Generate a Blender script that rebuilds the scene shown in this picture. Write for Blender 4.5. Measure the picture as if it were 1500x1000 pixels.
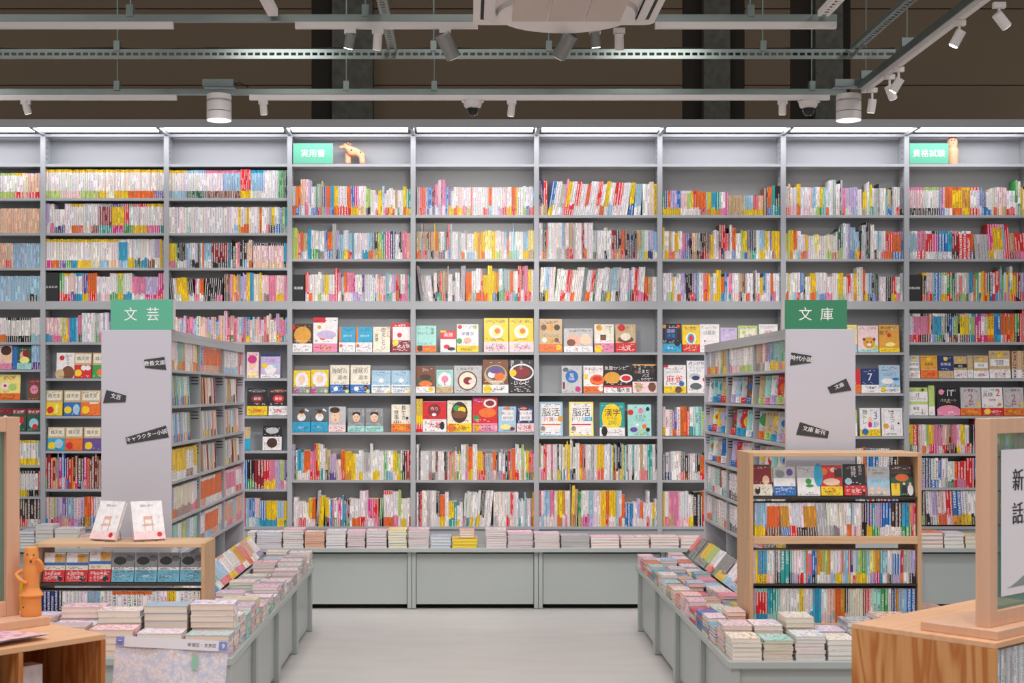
import bpy, math, random, re
from mathutils import Matrix, Vector

# ------------------------------------------------------------------ scene, camera, world, lights, exposure
for o in list(bpy.data.objects):
    bpy.data.objects.remove(o, do_unlink=True)
scene = bpy.context.scene
COL = scene.collection
random.seed(7)

FPX = 2083.0            # 50 mm on a 36 mm sensor, 1500 px wide
VX, VY, EYE = 685.0, 573.0, 1.548   # vanishing point of the shop's depth lines, eye height

cam_d = bpy.data.cameras.new('camera')
cam_d.sensor_width = 36.0
cam_d.lens = 50.0
cam_d.shift_x = (750 - VX) / 1500.0
cam_d.shift_y = (VY - 500) / 1500.0
cam_d.clip_end = 60
cam_d.dof.use_dof = True
cam_d.dof.focus_distance = 8.6
cam_d.dof.aperture_fstop = 10.0
cam = bpy.data.objects.new('camera', cam_d)
cam.location = (0, 0, EYE)
cam.rotation_euler = (math.pi / 2, 0, 0)
COL.objects.link(cam)
scene.camera = cam

world = bpy.data.worlds.new('world')
scene.world = world
world.use_nodes = True
world.node_tree.nodes['Background'].inputs[0].default_value = (1.0, 0.985, 0.98, 1)
world.node_tree.nodes['Background'].inputs[1].default_value = 0.29

vs = scene.view_settings
vs.view_transform = 'Standard'
vs.look = 'None'
vs.gamma = 1.0
vs.exposure = 0.15
vs.use_curve_mapping = False

def area_light(name, loc, sx, sy, power, col=(1, 0.95, 0.91), rot=(0, 0, 0), spread=math.pi):
    d = bpy.data.lights.new(name, 'AREA')
    d.shape = 'RECTANGLE'
    d.size, d.size_y = sx, sy
    d.energy = power
    d.color = col
    d.spread = spread
    o = bpy.data.objects.new(name, d)
    o.location = loc
    o.rotation_euler = rot
    COL.objects.link(o)
    return o

# unseen area lights added for the shop's general light; no fixtures modelled
for ly, pw in ((7.95, 11.5), (5.6, 15.5), (3.4, 15.5), (1.0, 15.5)):
    for lx in (-3.6, -1.2, 1.2, 3.6):
        area_light('ceiling_downlight', (lx, ly, 3.75), 0.55, 0.55, pw, col=(1, 0.978, 0.966), rot=(math.radians(14), 0, 0), spread=math.radians(140))
# weaker fill lights without fixtures, added to brighten the upper wall
for ly in (7.6, 4.6, 1.4):
    for lx in (-3.6, 0.0, 3.6):
        area_light('high_ceiling_lamp', (lx, ly, 4.9), 0.6, 0.6, 16, col=(1, 0.978, 0.966), rot=(math.radians(8), 0, 0), spread=math.radians(176))

def spot_light(loc, target, power, size=70, col=(1, 0.96, 0.92), radius=0.03):
    d = bpy.data.lights.new('spot_lamp', 'SPOT')
    d.energy = power
    d.spot_size = math.radians(size)
    d.spot_blend = 0.6
    d.shadow_soft_size = radius
    d.color = col
    o = bpy.data.objects.new('spot_lamp', d)
    o.location = loc
    o.rotation_euler = (Vector(target) - Vector(loc)).to_track_quat('-Z', 'Y').to_euler()
    COL.objects.link(o)

# ------------------------------------------------------------------ helpers
def lin(h):
    h = h.lstrip('#')
    r = []
    for i in (0, 2, 4):
        c = int(h[i:i + 2], 16) / 255
        r.append(c / 12.92 if c <= 0.04045 else ((c + 0.055) / 1.055) ** 2.4)
    return (r[0], r[1], r[2], 1.0)

PAL = {'w': 'f1ecec', 'e': 'efe6d2', 'g': 'c3c3c4', 'G': '8c8e90', 'k': '241f22', 'r': 'd8232a', 'o': 'f0742a', 'y': 'f6cf1e',
       'b': '2a6fb8', 'B': '23366f', 'c': '2fa6cf', 'l': 'a9cbe0', 't': '2b9c95', 'n': '3c9a4d', 'N': '2a5a44', 'L': 'bcd37a',
       'p': 'e98bac', 'P': 'f5d3d6', 'm': 'd12c84', 'u': '6a4d97', 'v': 'c9b6dc', 's': '7d4a30', 'x': 'cdb088', 'd': '8d1f2a',
       'a': 'f3cdb2', 'Y': 'fbe88a', 'T': 'a6dcd3', 'z': 'e8b09a', 'S': '4b2c22', 'q': '5f6468', 'j': 'e2a13a', 'f': 'f3c9a9', 'C': '6fb0c8'}
PALL = {k: lin(v) for k, v in PAL.items()}
NAMES = {'w': 'white', 'e': 'cream', 'g': 'light grey', 'G': 'grey', 'k': 'black', 'r': 'red', 'o': 'orange', 'y': 'yellow', 'b': 'blue',
         'B': 'navy', 'c': 'sky blue', 'l': 'pale blue', 't': 'teal', 'n': 'green', 'N': 'dark green', 'L': 'lime', 'p': 'pink', 'P': 'pale pink',
         'm': 'magenta', 'u': 'purple', 'v': 'lavender', 's': 'brown', 'x': 'tan', 'd': 'dark red', 'a': 'peach', 'Y': 'pale yellow', 'T': 'mint',
         'z': 'salmon', 'S': 'dark brown', 'q': 'slate', 'j': 'amber', 'f': 'skin pink', 'C': 'dusty blue'}

def nt(name):
    m = bpy.data.materials.new(name)
    m.use_nodes = True
    n = m.node_tree.nodes
    return m, n, m.node_tree.links, n['Principled BSDF']

def mat(name, hexcol, rough=0.5, metal=0.0, noise=0.0, nscale=20.0, bump=0.0, emit=None, estr=0.0, spec=0.5, alpha=None):
    m, n, l, b = nt(name)
    c = lin(hexcol)
    b.inputs['Roughness'].default_value = rough
    b.inputs['Metallic'].default_value = metal
    b.inputs['Specular IOR Level'].default_value = spec
    tc = n.new('ShaderNodeTexCoord')
    nz = n.new('ShaderNodeTexNoise')
    nz.inputs['Scale'].default_value = nscale
    nz.inputs['Detail'].default_value = 4
    l.new(tc.outputs['Object'], nz.inputs['Vector'])
    mx = n.new('ShaderNodeMix')
    mx.data_type = 'RGBA'
    mx.inputs[6].default_value = tuple(v * (1 - noise) for v in c[:3]) + (1,)
    mx.inputs[7].default_value = tuple(min(1, v * (1 + noise)) for v in c[:3]) + (1,)
    l.new(nz.outputs['Fac'], mx.inputs[0])
    l.new(mx.outputs[2], b.inputs['Base Color'])
    if bump:
        bp = n.new('ShaderNodeBump')
        bp.inputs['Strength'].default_value = bump
        bp.inputs['Distance'].default_value = 0.01
        l.new(nz.outputs['Fac'], bp.inputs['Height'])
        l.new(bp.outputs[0], b.inputs['Normal'])
    if emit:
        b.inputs['Emission Color'].default_value = lin(emit)
        b.inputs['Emission Strength'].default_value = estr
    return m

def math_node(n, l, op, a, b=None, clamp=False):
    k = n.new('ShaderNodeMath')
    k.operation = op
    k.use_clamp = clamp
    for i, v in enumerate((a, b)):
        if v is None:
            continue
        if isinstance(v, (int, float)):
            k.inputs[i].default_value = v
        else:
            l.new(v, k.inputs[i])
    return k.outputs[0]

def attr(n, name):
    a = n.new('ShaderNodeAttribute')
    a.attribute_name = name
    return a.outputs['Color']

def spine_material():
    # printed spine: the base colour with a column of glyph-like marks
    m, n, l, b = nt('printed_spine')
    b.inputs['Roughness'].default_value = 0.38
    uv = n.new('ShaderNodeUVMap')
    sp = n.new('ShaderNodeSeparateXYZ')
    l.new(uv.outputs[0], sp.inputs[0])
    u, v = sp.outputs[0], sp.outputs[1]
    nz = n.new('ShaderNodeTexNoise')
    nz.noise_dimensions = '2D'
    nz.inputs['Scale'].default_value = 1.0
    nz.inputs['Detail'].default_value = 1
    cb = n.new('ShaderNodeCombineXYZ')
    l.new(math_node(n, l, 'MULTIPLY', u, 2.6), cb.inputs[0])
    l.new(math_node(n, l, 'MULTIPLY', v, 2.9), cb.inputs[1])
    l.new(cb.outputs[0], nz.inputs['Vector'])
    glyph = math_node(n, l, 'GREATER_THAN', nz.outputs['Fac'], 0.48)
    fr = math_node(n, l, 'FRACT', v)
    gap = math_node(n, l, 'GREATER_THAN', fr, 0.14)
    inner = math_node(n, l, 'LESS_THAN', math_node(n, l, 'ABSOLUTE', math_node(n, l, 'SUBTRACT', u, 0.5)), 0.34)
    wn = n.new('ShaderNodeTexWhiteNoise')
    wn.noise_dimensions = '1D'
    l.new(math_node(n, l, 'FLOOR', math_node(n, l, 'MULTIPLY', v, 0.21)), wn.inputs['W'])
    word = math_node(n, l, 'GREATER_THAN', wn.outputs['Value'], 0.18)
    k = math_node(n, l, 'MULTIPLY', math_node(n, l, 'MULTIPLY', glyph, gap), math_node(n, l, 'MULTIPLY', inner, word))
    k = math_node(n, l, 'MULTIPLY', k, 0.92)
    mx = n.new('ShaderNodeMix')
    mx.data_type = 'RGBA'
    l.new(k, mx.inputs[0])
    l.new(attr(n, 'Col'), mx.inputs[6])
    l.new(attr(n, 'Ink'), mx.inputs[7])
    l.new(mx.outputs[2], b.inputs['Base Color'])
    return m

def cover_material():
    # illustrated cover: patches of print in the ink colour and in free colours over the base colour
    m, n, l, b = nt('printed_cover')
    b.inputs['Roughness'].default_value = 0.3
    uv = n.new('ShaderNodeUVMap')
    vo = n.new('ShaderNodeTexVoronoi')
    vo.voronoi_dimensions = '2D'
    vo.inputs['Scale'].default_value = 4.0
    nz = n.new('ShaderNodeTexNoise')
    nz.noise_dimensions = '2D'
    nz.inputs['Scale'].default_value = 3.0
    nz.inputs['Detail'].default_value = 3
    l.new(uv.outputs[0], nz.inputs['Vector'])
    l.new(nz.outputs['Color'], vo.inputs['Vector'])
    hs = n.new('ShaderNodeHueSaturation')
    hs.inputs['Saturation'].default_value = 0.75
    hs.inputs['Value'].default_value = 1.0
    l.new(vo.outputs['Color'], hs.inputs['Color'])
    k1 = math_node(n, l, 'GREATER_THAN', nz.outputs['Fac'], 0.55)
    mx = n.new('ShaderNodeMix')
    mx.data_type = 'RGBA'
    l.new(math_node(n, l, 'MULTIPLY', k1, 0.38), mx.inputs[0])
    l.new(attr(n, 'Col'), mx.inputs[6])
    l.new(hs.outputs[0], mx.inputs[7])
    n2 = n.new('ShaderNodeTexNoise')
    n2.noise_dimensions = '2D'
    n2.inputs['Scale'].default_value = 9.0
    n2.inputs['Detail'].default_value = 2
    l.new(uv.outputs[0], n2.inputs['Vector'])
    k2 = math_node(n, l, 'MULTIPLY', math_node(n, l, 'GREATER_THAN', n2.outputs['Fac'], 0.58), 0.75)
    my = n.new('ShaderNodeMix')
    my.data_type = 'RGBA'
    l.new(k2, my.inputs[0])
    l.new(mx.outputs[2], my.inputs[6])
    l.new(attr(n, 'Ink'), my.inputs[7])
    l.new(my.outputs[2], b.inputs['Base Color'])
    return m

def paper_material():
    m, n, l, b = nt('page_edges')
    b.inputs['Roughness'].default_value = 0.8
    uv = n.new('ShaderNodeUVMap')
    mp = n.new('ShaderNodeMapping')
    mp.inputs['Scale'].default_value = (1.5, 700.0, 1)
    l.new(uv.outputs[0], mp.inputs[0])
    nz = n.new('ShaderNodeTexNoise')
    nz.noise_dimensions = '2D'
    nz.inputs['Scale'].default_value = 1
    l.new(mp.outputs[0], nz.inputs['Vector'])
    k = math_node(n, l, 'ADD', math_node(n, l, 'MULTIPLY', nz.outputs['Fac'], 0.35), 0.76)
    mx = n.new('ShaderNodeMix')
    mx.data_type = 'RGBA'
    mx.blend_type = 'MULTIPLY'
    mx.inputs[0].default_value = 1
    l.new(attr(n, 'Col'), mx.inputs[6])
    cbn = n.new('ShaderNodeCombineColor')
    for i in range(3):
        l.new(k, cbn.inputs[i])
    l.new(cbn.outputs[0], mx.inputs[7])
    l.new(mx.outputs[2], b.inputs['Base Color'])
    return m

def plain_print():
    m, n, l, b = nt('flat_print')
    b.inputs['Roughness'].default_value = 0.32
    tc = n.new('ShaderNodeTexCoord')
    nz = n.new('ShaderNodeTexNoise')
    nz.inputs['Scale'].default_value = 40
    nz.inputs['Detail'].default_value = 2
    l.new(tc.outputs['Object'], nz.inputs['Vector'])
    k = n.new('ShaderNodeMapRange')
    k.inputs[1].default_value = 0.29
    k.inputs[2].default_value = 0.60
    k.inputs[3].default_value = 0.86
    k.inputs[4].default_value = 1.03
    l.new(nz.outputs['Fac'], k.inputs[0])
    mx = n.new('ShaderNodeMix')
    mx.data_type = 'RGBA'
    mx.blend_type = 'MULTIPLY'
    mx.inputs[0].default_value = 1
    cbn = n.new('ShaderNodeCombineColor')
    for i in range(3):
        l.new(k.outputs[0], cbn.inputs[i])
    l.new(attr(n, 'Col'), mx.inputs[6])
    l.new(cbn.outputs[0], mx.inputs[7])
    l.new(mx.outputs[2], b.inputs['Base Color'])
    return m

def wood(name, light, dark, scale=1.0, rough=0.45, axis='X', contrast=0.6):
    m, n, l, b = nt(name)
    tc = n.new('ShaderNodeTexCoord')
    mp = n.new('ShaderNodeMapping')
    s = {'X': (0.7, 7, 7), 'Y': (7, 0.7, 7), 'Z': (7, 7, 0.7)}[axis]
    mp.inputs['Scale'].default_value = tuple(v * scale for v in s)
    l.new(tc.outputs['Object'], mp.inputs[0])
    nz = n.new('ShaderNodeTexNoise')
    nz.inputs['Scale'].default_value = 1.6
    nz.inputs['Detail'].default_value = 2
    nz.inputs['Distortion'].default_value = 0.6
    l.new(mp.outputs[0], nz.inputs['Vector'])
    w = math_node(n, l, 'SINE', math_node(n, l, 'MULTIPLY', nz.outputs['Fac'], 34.0))
    w = math_node(n, l, 'ADD', math_node(n, l, 'MULTIPLY', w, 0.5), 0.5)
    w = math_node(n, l, 'POWER', w, 2.0)
    mp2 = n.new('ShaderNodeMapping')
    mp2.inputs['Scale'].default_value = tuple(v * scale * 14 if v > 1 else v * 5 for v in s)
    l.new(tc.outputs['Object'], mp2.inputs[0])
    n2 = n.new('ShaderNodeTexNoise')
    n2.inputs['Scale'].default_value = 1.0
    n2.inputs['Detail'].default_value = 3
    l.new(mp2.outputs[0], n2.inputs['Vector'])
    k = math_node(n, l, 'ADD', math_node(n, l, 'MULTIPLY', w, contrast), math_node(n, l, 'MULTIPLY', n2.outputs['Fac'], 0.4), True)
    mx = n.new('ShaderNodeMix')
    mx.data_type = 'RGBA'
    mx.inputs[6].default_value = lin(light)
    mx.inputs[7].default_value = lin(dark)
    l.new(k, mx.inputs[0])
    l.new(mx.outputs[2], b.inputs['Base Color'])
    b.inputs['Roughness'].default_value = rough
    return m

M = {}
M['spine'] = spine_material()
M['cover'] = cover_material()
M['paper'] = paper_material()
M['print'] = plain_print()
M['shelf'] = mat('grey_shelf_steel', 'a7a9ad', 0.42, noise=0.03, nscale=3)
M['table'] = mat('grey_green_table_steel', 'aab0ae', 0.32, noise=0.03, nscale=3)
M['endpanel'] = mat('lilac_grey_panel', 'c8c4cd', 0.5, noise=0.02, nscale=2)
M['black'] = mat('black_recess', '121214', 0.7)
M['darkmetal'] = mat('dark_shelf_plate', '35322f', 0.45)
M['brown'] = mat('brown_wall_panel', '8a7862', 0.85, noise=0.05, nscale=1.5, bump=0.05)
M['ceil'] = mat('brown_ceiling', '4d443a', 0.9)
M['concrete'] = mat('rough_concrete', '6a6b62', 0.95, noise=0.55, nscale=16, bump=0.7)
M['darkgap'] = mat('dark_column_paint', '3a352e', 0.9, noise=0.1, nscale=6)  # shade of column sides and gaps as a dark colour; also backs wall panels
M['white'] = mat('white_lacquer', 'e3dcd9', 0.35)
M['acgrille'] = mat('air_conditioner_grille', 'c5b5ab', 0.5)
M['greylamp'] = mat('grey_lamp_body', '8f8f8b', 0.35, metal=0.3)
M['galv'] = mat('galvanised_steel', '7f8a87', 0.35, metal=0.55, noise=0.12, nscale=8)
M['lamp'] = mat('lit_lens', 'ffffff', 0.3, emit='fff4e4', estr=14)
M['diffuser'] = mat('lit_diffuser', 'ffffff', 0.3, emit='f4f2ff', estr=0.9)
M['led'] = mat('led_panel', 'ffffff', 0.3, emit='fbfaff', estr=7.5)
M['smoke'] = mat('dark_dome_glass', '16161a', 0.06)
M['green'] = mat('sign_green', '60b294', 0.5)
M['green2'] = mat('sign_deep_green', '38845f', 0.5)
M['letter'] = mat('white_lettering', 'f4f4f0', 0.5)
M['ink'] = mat('black_lettering', '2b2628', 0.5)
M['magnet'] = mat('charcoal_magnet', '3c3a40', 0.55)
M['clay'] = mat('pale_clay', 'edb08a', 0.75, noise=0.06, nscale=30)
M['clay2'] = mat('orange_clay', 'f09a52', 0.75, noise=0.05, nscale=30)
M['wood'] = wood('pale_plywood', 'dcb692', 'c59b74', axis='X', contrast=0.3)
M['woodside'] = wood('pale_plywood_side', 'd3a87f', 'b98f66', axis='Z', contrast=0.35)
M['ply'] = wood('orange_plywood', 'dba066', 'b5692f', axis='Z', scale=1.1, contrast=0.75)
M['plytop'] = wood('plywood_top', 'e9b58d', 'd39c70', axis='X', contrast=0.35)
M['frame'] = wood('pink_beige_frame_wood', 'e3b698', 'd3a384', axis='Z', contrast=0.25)
M['sheet'] = mat('white_paper_sheet', 'efe8ee', 0.6)
M['greypaper'] = mat('grey_green_print', '8d9a96', 0.6)
M['cable'] = mat('black_cable', '1c1b1b', 0.6)
M['wire'] = mat('thin_wire', '8a7a6c', 0.4, metal=0.6)
M['card'] = mat('black_card', '262628', 0.35)

def floor_material():
    m, n, l, b = nt('pale_grey_floor')
    tc = n.new('ShaderNodeTexCoord')
    nz = n.new('ShaderNodeTexNoise')
    nz.inputs['Scale'].default_value = 2.2
    nz.inputs['Detail'].default_value = 6
    mp = n.new('ShaderNodeMapping')
    mp.inputs['Scale'].default_value = (1, 3, 1)
    l.new(tc.outputs['Object'], mp.inputs[0])
    l.new(mp.outputs[0], nz.inputs['Vector'])
    mx = n.new('ShaderNodeMix')
    mx.data_type = 'RGBA'
    mx.inputs[6].default_value = lin('b6b1ae')
    mx.inputs[7].default_value = lin('c9c5c2')
    l.new(nz.outputs['Fac'], mx.inputs[0])
    l.new(mx.outputs[2], b.inputs['Base Color'])
    b.inputs['Roughness'].default_value = 0.42
    return m
M['floor'] = floor_material()

def glass_material():
    m, n, l, b = nt('greenish_glass')
    n.remove(b)
    out = n['Material Output']
    t = n.new('ShaderNodeBsdfTransparent')
    t.inputs[0].default_value = (0.62, 0.78, 0.74, 1)
    g = n.new('ShaderNodeBsdfGlossy')
    g.inputs['Roughness'].default_value = 0.05
    d = n.new('ShaderNodeBsdfDiffuse')
    d.inputs[0].default_value = lin('8fb0a8')
    m1 = n.new('ShaderNodeMixShader')
    m1.inputs[0].default_value = 0.12
    l.new(t.outputs[0], m1.inputs[1])
    l.new(g.outputs[0], m1.inputs[2])
    m2 = n.new('ShaderNodeMixShader')
    m2.inputs[0].default_value = 0.28
    l.new(m1.outputs[0], m2.inputs[1])
    l.new(d.outputs[0], m2.inputs[2])
    l.new(m2.outputs[0], out.inputs[0])
    return m
M['glass'] = glass_material()

def map_material():
    m, n, l, b = nt('street_map_print')
    tc = n.new('ShaderNodeTexCoord')
    vo = n.new('ShaderNodeTexVoronoi')
    vo.feature = 'DISTANCE_TO_EDGE'
    vo.inputs['Scale'].default_value = 75
    l.new(tc.outputs['Object'], vo.inputs['Vector'])
    nz = n.new('ShaderNodeTexNoise')
    nz.inputs['Scale'].default_value = 40
    nz.inputs['Detail'].default_value = 5
    l.new(tc.outputs['Object'], nz.inputs['Vector'])
    cr = n.new('ShaderNodeValToRGB')
    e = cr.color_ramp.elements
    e[0].position = 0.27
    e[0].color = lin('bccfe8')
    e[1].position = 0.8
    e[1].color = lin('f0a49c')
    for p, c in ((0.42, 'ddd9ea'), (0.5, 'efe8ee'), (0.6, 'f1e6e4')):
        q = cr.color_ramp.elements.new(p)
        q.color = lin(c)
    l.new(nz.outputs['Fac'], cr.inputs[0])
    mx = n.new('ShaderNodeMix')
    mx.data_type = 'RGBA'
    l.new(math_node(n, l, 'LESS_THAN', vo.outputs['Distance'], 0.05), mx.inputs[0])
    l.new(cr.outputs[0], mx.inputs[6])
    mx.inputs[7].default_value = lin('d6cfe0')
    l.new(mx.outputs[2], b.inputs['Base Color'])
    b.inputs['Roughness'].default_value = 0.5
    return m
M['map'] = map_material()

class MB:
    """collects coloured faces; build() links them as one mesh object"""
    def __init__(s):
        s.v, s.f, s.c, s.i, s.u, s.m = [], [], [], [], [], []
    def face(s, pts, col=(1, 1, 1, 1), ink=None, uv=None, m=0):
        k = len(s.v)
        s.v.extend(tuple(p) for p in pts)
        s.f.append(tuple(range(k, k + len(pts))))
        s.c.append(col)
        s.i.append(ink or col)
        s.u.append(uv or [(-5.0, 0.0)] * len(pts))
        s.m.append(m)
    def box(s, x0, y0, z0, x1, y1, z1, col=(1, 1, 1, 1), m=0, M4=None, skip=''):
        p = [(x, y, z) for z in (z0, z1) for y in (y0, y1) for x in (x0, x1)]
        if M4 is not None:
            p = [tuple(M4 @ Vector(q)) for q in p]
        for key, q in (('b', (0, 2, 3, 1)), ('t', (4, 5, 7, 6)), ('f', (0, 1, 5, 4)), ('k', (2, 6, 7, 3)), ('l', (0, 4, 6, 2)), ('r', (1, 3, 7, 5))):
            if key not in skip:
                s.face([p[j] for j in q], col, m=m)
        return s
    def cyl(s, p0, p1, r0, r1=None, n=16, col=(1, 1, 1, 1), m=0, caps=True):
        r1 = r0 if r1 is None else r1
        p0, p1 = Vector(p0), Vector(p1)
        a = (p1 - p0).normalized()
        t = a.orthogonal().normalized()
        b = a.cross(t)
        A = [p0 + (t * math.cos(2 * math.pi * k / n) + b * math.sin(2 * math.pi * k / n)) * r0 for k in range(n)]
        B = [p1 + (t * math.cos(2 * math.pi * k / n) + b * math.sin(2 * math.pi * k / n)) * r1 for k in range(n)]
        for k in range(n):
            j = (k + 1) % n
            s.face([A[k], A[j], B[j], B[k]], col, m=m)
        if caps:
            s.face(A[::-1], col, m=m)
            s.face(B, col, m=m)
        return s
    def lathe(s, prof, n=24, col=(1, 1, 1, 1), m=0, cx=0, cy=0):
        rings = [[(cx + r * math.cos(2 * math.pi * k / n), cy + r * math.sin(2 * math.pi * k / n), z) for k in range(n)] for r, z in prof]
        for a, b in zip(rings, rings[1:]):
            for k in range(n):
                j = (k + 1) % n
                s.face([a[k], a[j], b[j], b[k]], col, m=m)
        s.face(rings[0][::-1], col, m=m)
        s.face(rings[-1], col, m=m)
        return s
    def tube(s, pts, r, n=8, col=(1, 1, 1, 1), m=0):
        for a, b in zip(pts, pts[1:]):
            s.cyl(a, b, r, n=n, col=col, m=m)
        return s
    def build(s, name, mats, parent=None, loc=None, M4=None, smooth=False, merge=False):
        me = bpy.data.meshes.new(name)
        me.from_pydata(s.v, [], s.f)
        ca = me.color_attributes.new('Col', 'FLOAT_COLOR', 'CORNER')
        ia = me.color_attributes.new('Ink', 'FLOAT_COLOR', 'CORNER')
        uvl = me.uv_layers.new(name='UVMap')
        cc, ii, uu = [], [], []
        for f, c, i, u in zip(s.f, s.c, s.i, s.u):
            for k in range(len(f)):
                cc.extend(c)
                ii.extend(i)
                uu.extend(u[k])
        ca.data.foreach_set('color', cc)
        ia.data.foreach_set('color', ii)
        uvl.data.foreach_set('uv', uu)
        if not isinstance(mats, (list, tuple)):
            mats = [mats]
        for q in mats:
            me.materials.append(M[q])
        me.polygons.foreach_set('material_index', s.m)
        if merge or smooth:
            import bmesh
            bm = bmesh.new()
            bm.from_mesh(me)
            bmesh.ops.remove_doubles(bm, verts=bm.verts, dist=1e-5)
            bm.to_mesh(me)
            bm.free()
        if smooth:
            me.polygons.foreach_set('use_smooth', [True] * len(me.polygons))
            me.set_sharp_from_angle(angle=math.radians(40))
        o = bpy.data.objects.new(name, me)
        COL.objects.link(o)
        if parent is not None:
            o.parent = parent
        if loc is not None:
            o.location = loc
        if M4 is not None:
            o.matrix_local = M4
        return o

def box(name, x0, y0, z0, x1, y1, z1, mname, parent=None, bevel=0.0):
    """one box-shaped part; origin at its base centre"""
    cx, cy = (x0 + x1) / 2, (y0 + y1) / 2
    b = MB().box(x0 - cx, y0 - cy, 0, x1 - cx, y1 - cy, z1 - z0)
    o = b.build(name, mname, None, merge=True)
    px, py, pz = parent.location if parent is not None else (0, 0, 0)
    o.parent = parent
    o.location = (cx - px, cy - py, z0 - pz)
    if bevel:
        bv = o.modifiers.new('bevel', 'BEVEL')
        bv.width = bevel
        bv.segments = 2
        bv.limit_method = 'ANGLE'
    return o

def empty(name, loc=(0, 0, 0), rz=0.0, label=None, cat=None, group=None):
    o = bpy.data.objects.new(name, None)
    COL.objects.link(o)
    o.location = loc
    o.rotation_euler = (0, 0, rz)
    o.empty_display_size = 0.05
    if label:
        tag(o, label, cat, group)
    return o

def tag(o, label, cat, group=None):
    o['label'] = label
    o['category'] = cat
    if group:
        o['group'] = group
    return o

def struct(o):
    o['kind'] = 'structure'
    return o

_tc = {}
def text_geo(body):
    """glyph outlines of a word as triangles, centred, one unit tall; uses the built-in font"""
    if body in _tc:
        return _tc[body]
    cu = bpy.data.curves.new('glyphs', 'FONT')
    cu.body = body
    cu.resolution_u = 2
    ob = bpy.data.objects.new('glyphs', cu)
    COL.objects.link(ob)
    me = bpy.data.meshes.new_from_object(ob.evaluated_get(bpy.context.evaluated_depsgraph_get()))
    vv = [tuple(v.co) for v in me.vertices]
    ff = [tuple(p.vertices) for p in me.polygons]
    bpy.data.objects.remove(ob)
    bpy.data.curves.remove(cu)
    bpy.data.meshes.remove(me)
    if not vv:
        _tc[body] = ([], [], 0)
        return _tc[body]
    xs = [v[0] for v in vv]
    ys = [v[1] for v in vv]
    h = 0.92
    cx, cy = (min(xs) + max(xs)) / 2, (min(ys) + max(ys)) / 2
    _tc[body] = ([((v[0] - cx) / h, (v[1] - cy) / h) for v in vv], ff, (max(xs) - min(xs)) / h)
    return _tc[body]

def add_text(mb, body, x, z, size, y, col, m=0, width=None, sx=1.0):
    vv, ff, w = text_geo(body)
    if width and w * size * sx > width:
        sx *= width / (w * size * sx)
    for f in ff:
        mb.face([(x + vv[k][0] * size * sx, y, z + vv[k][1] * size) for k in f], col, m=m)

def text_obj(name, body, size, mname, parent, loc, rot=(0, 0, 0), stroke=0.0, sx=1.0):
    b = MB()
    add_text(b, body, 0, 0, size, 0, (1, 1, 1, 1), sx=sx)
    if stroke:
        add_text(b, body, stroke, 0, size, -0.0002, (1, 1, 1, 1), sx=sx)
    o = b.build(name, mname, parent, loc)
    o.rotation_euler = rot
    return o

def ordinal(k):
    w = ['', 'first', 'second', 'third', 'fourth', 'fifth', 'sixth', 'seventh', 'eighth', 'ninth', 'tenth', 'eleventh', 'twelfth']
    if k < len(w):
        return w[k]
    return '%d%s' % (k, 'th' if 10 < k % 100 < 14 else {1: 'st', 2: 'nd', 3: 'rd'}.get(k % 10, 'th'))

# ------------------------------------------------------------------ the shop shell
YW = 10.389             # front plane of the wall bookcases (200.5 px per metre)
SW = FPX / YW
def wx(px): return (px - VX) / SW
def wz(py): return EYE - (py - VY) / SW
def at(px, py, Y): return ((px - VX) * Y / FPX, Y, EYE - (py - VY) * Y / FPX)

YB = 10.95              # brown wall above and behind the bookcases
fl = box('floor', -8, -3, -0.05, 8, YB + 0.3, 0, 'floor')
struct(fl)
ce = struct(box('ceiling', -8, -3, 5.3, 8, YB + 0.3, 5.4, 'ceil'))
sb = FPX / YB
def bx(px): return (px - VX) / sb
wall = struct(box('wall_back', -8, YB + 0.03, 0, 8, YB + 0.25, 5.3, 'darkgap'))
cols_px = [(457, 547), (1000, 1090), (1158, 1245)]
spans = [(-8.0, bx(457)), (bx(547), bx(1000)), (bx(1090), bx(1158)), (bx(1245), 8.0)]
zs = [2.7, 3.314, 3.903, 4.492, 5.081, 5.3]
for x0, x1 in spans:
    for z0, z1 in zip(zs, zs[1:]):
        box('panel', x0 + 0.003, YB, z0 + 0.004, x1 - 0.003, YB + 0.028, z1 - 0.004, 'brown', wall)
for i, (a, b, c, d) in enumerate([(457, 488, 547, 547), (1000, 1028, 1066, 1090), (1158, 1190, 1230, 1245)]):
    t = struct(box('trim_%d' % (i + 1), bx(a), YB + 0.0, 2.7, bx(d), YB + 0.029, 5.3, 'darkgap'))  # dark strip painting in the shaded column sides and gaps
    k = box('concrete_column', bx(b), YB - 0.10, 2.7, bx(c), YB - 0.002, 5.3, 'concrete', t)

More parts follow.
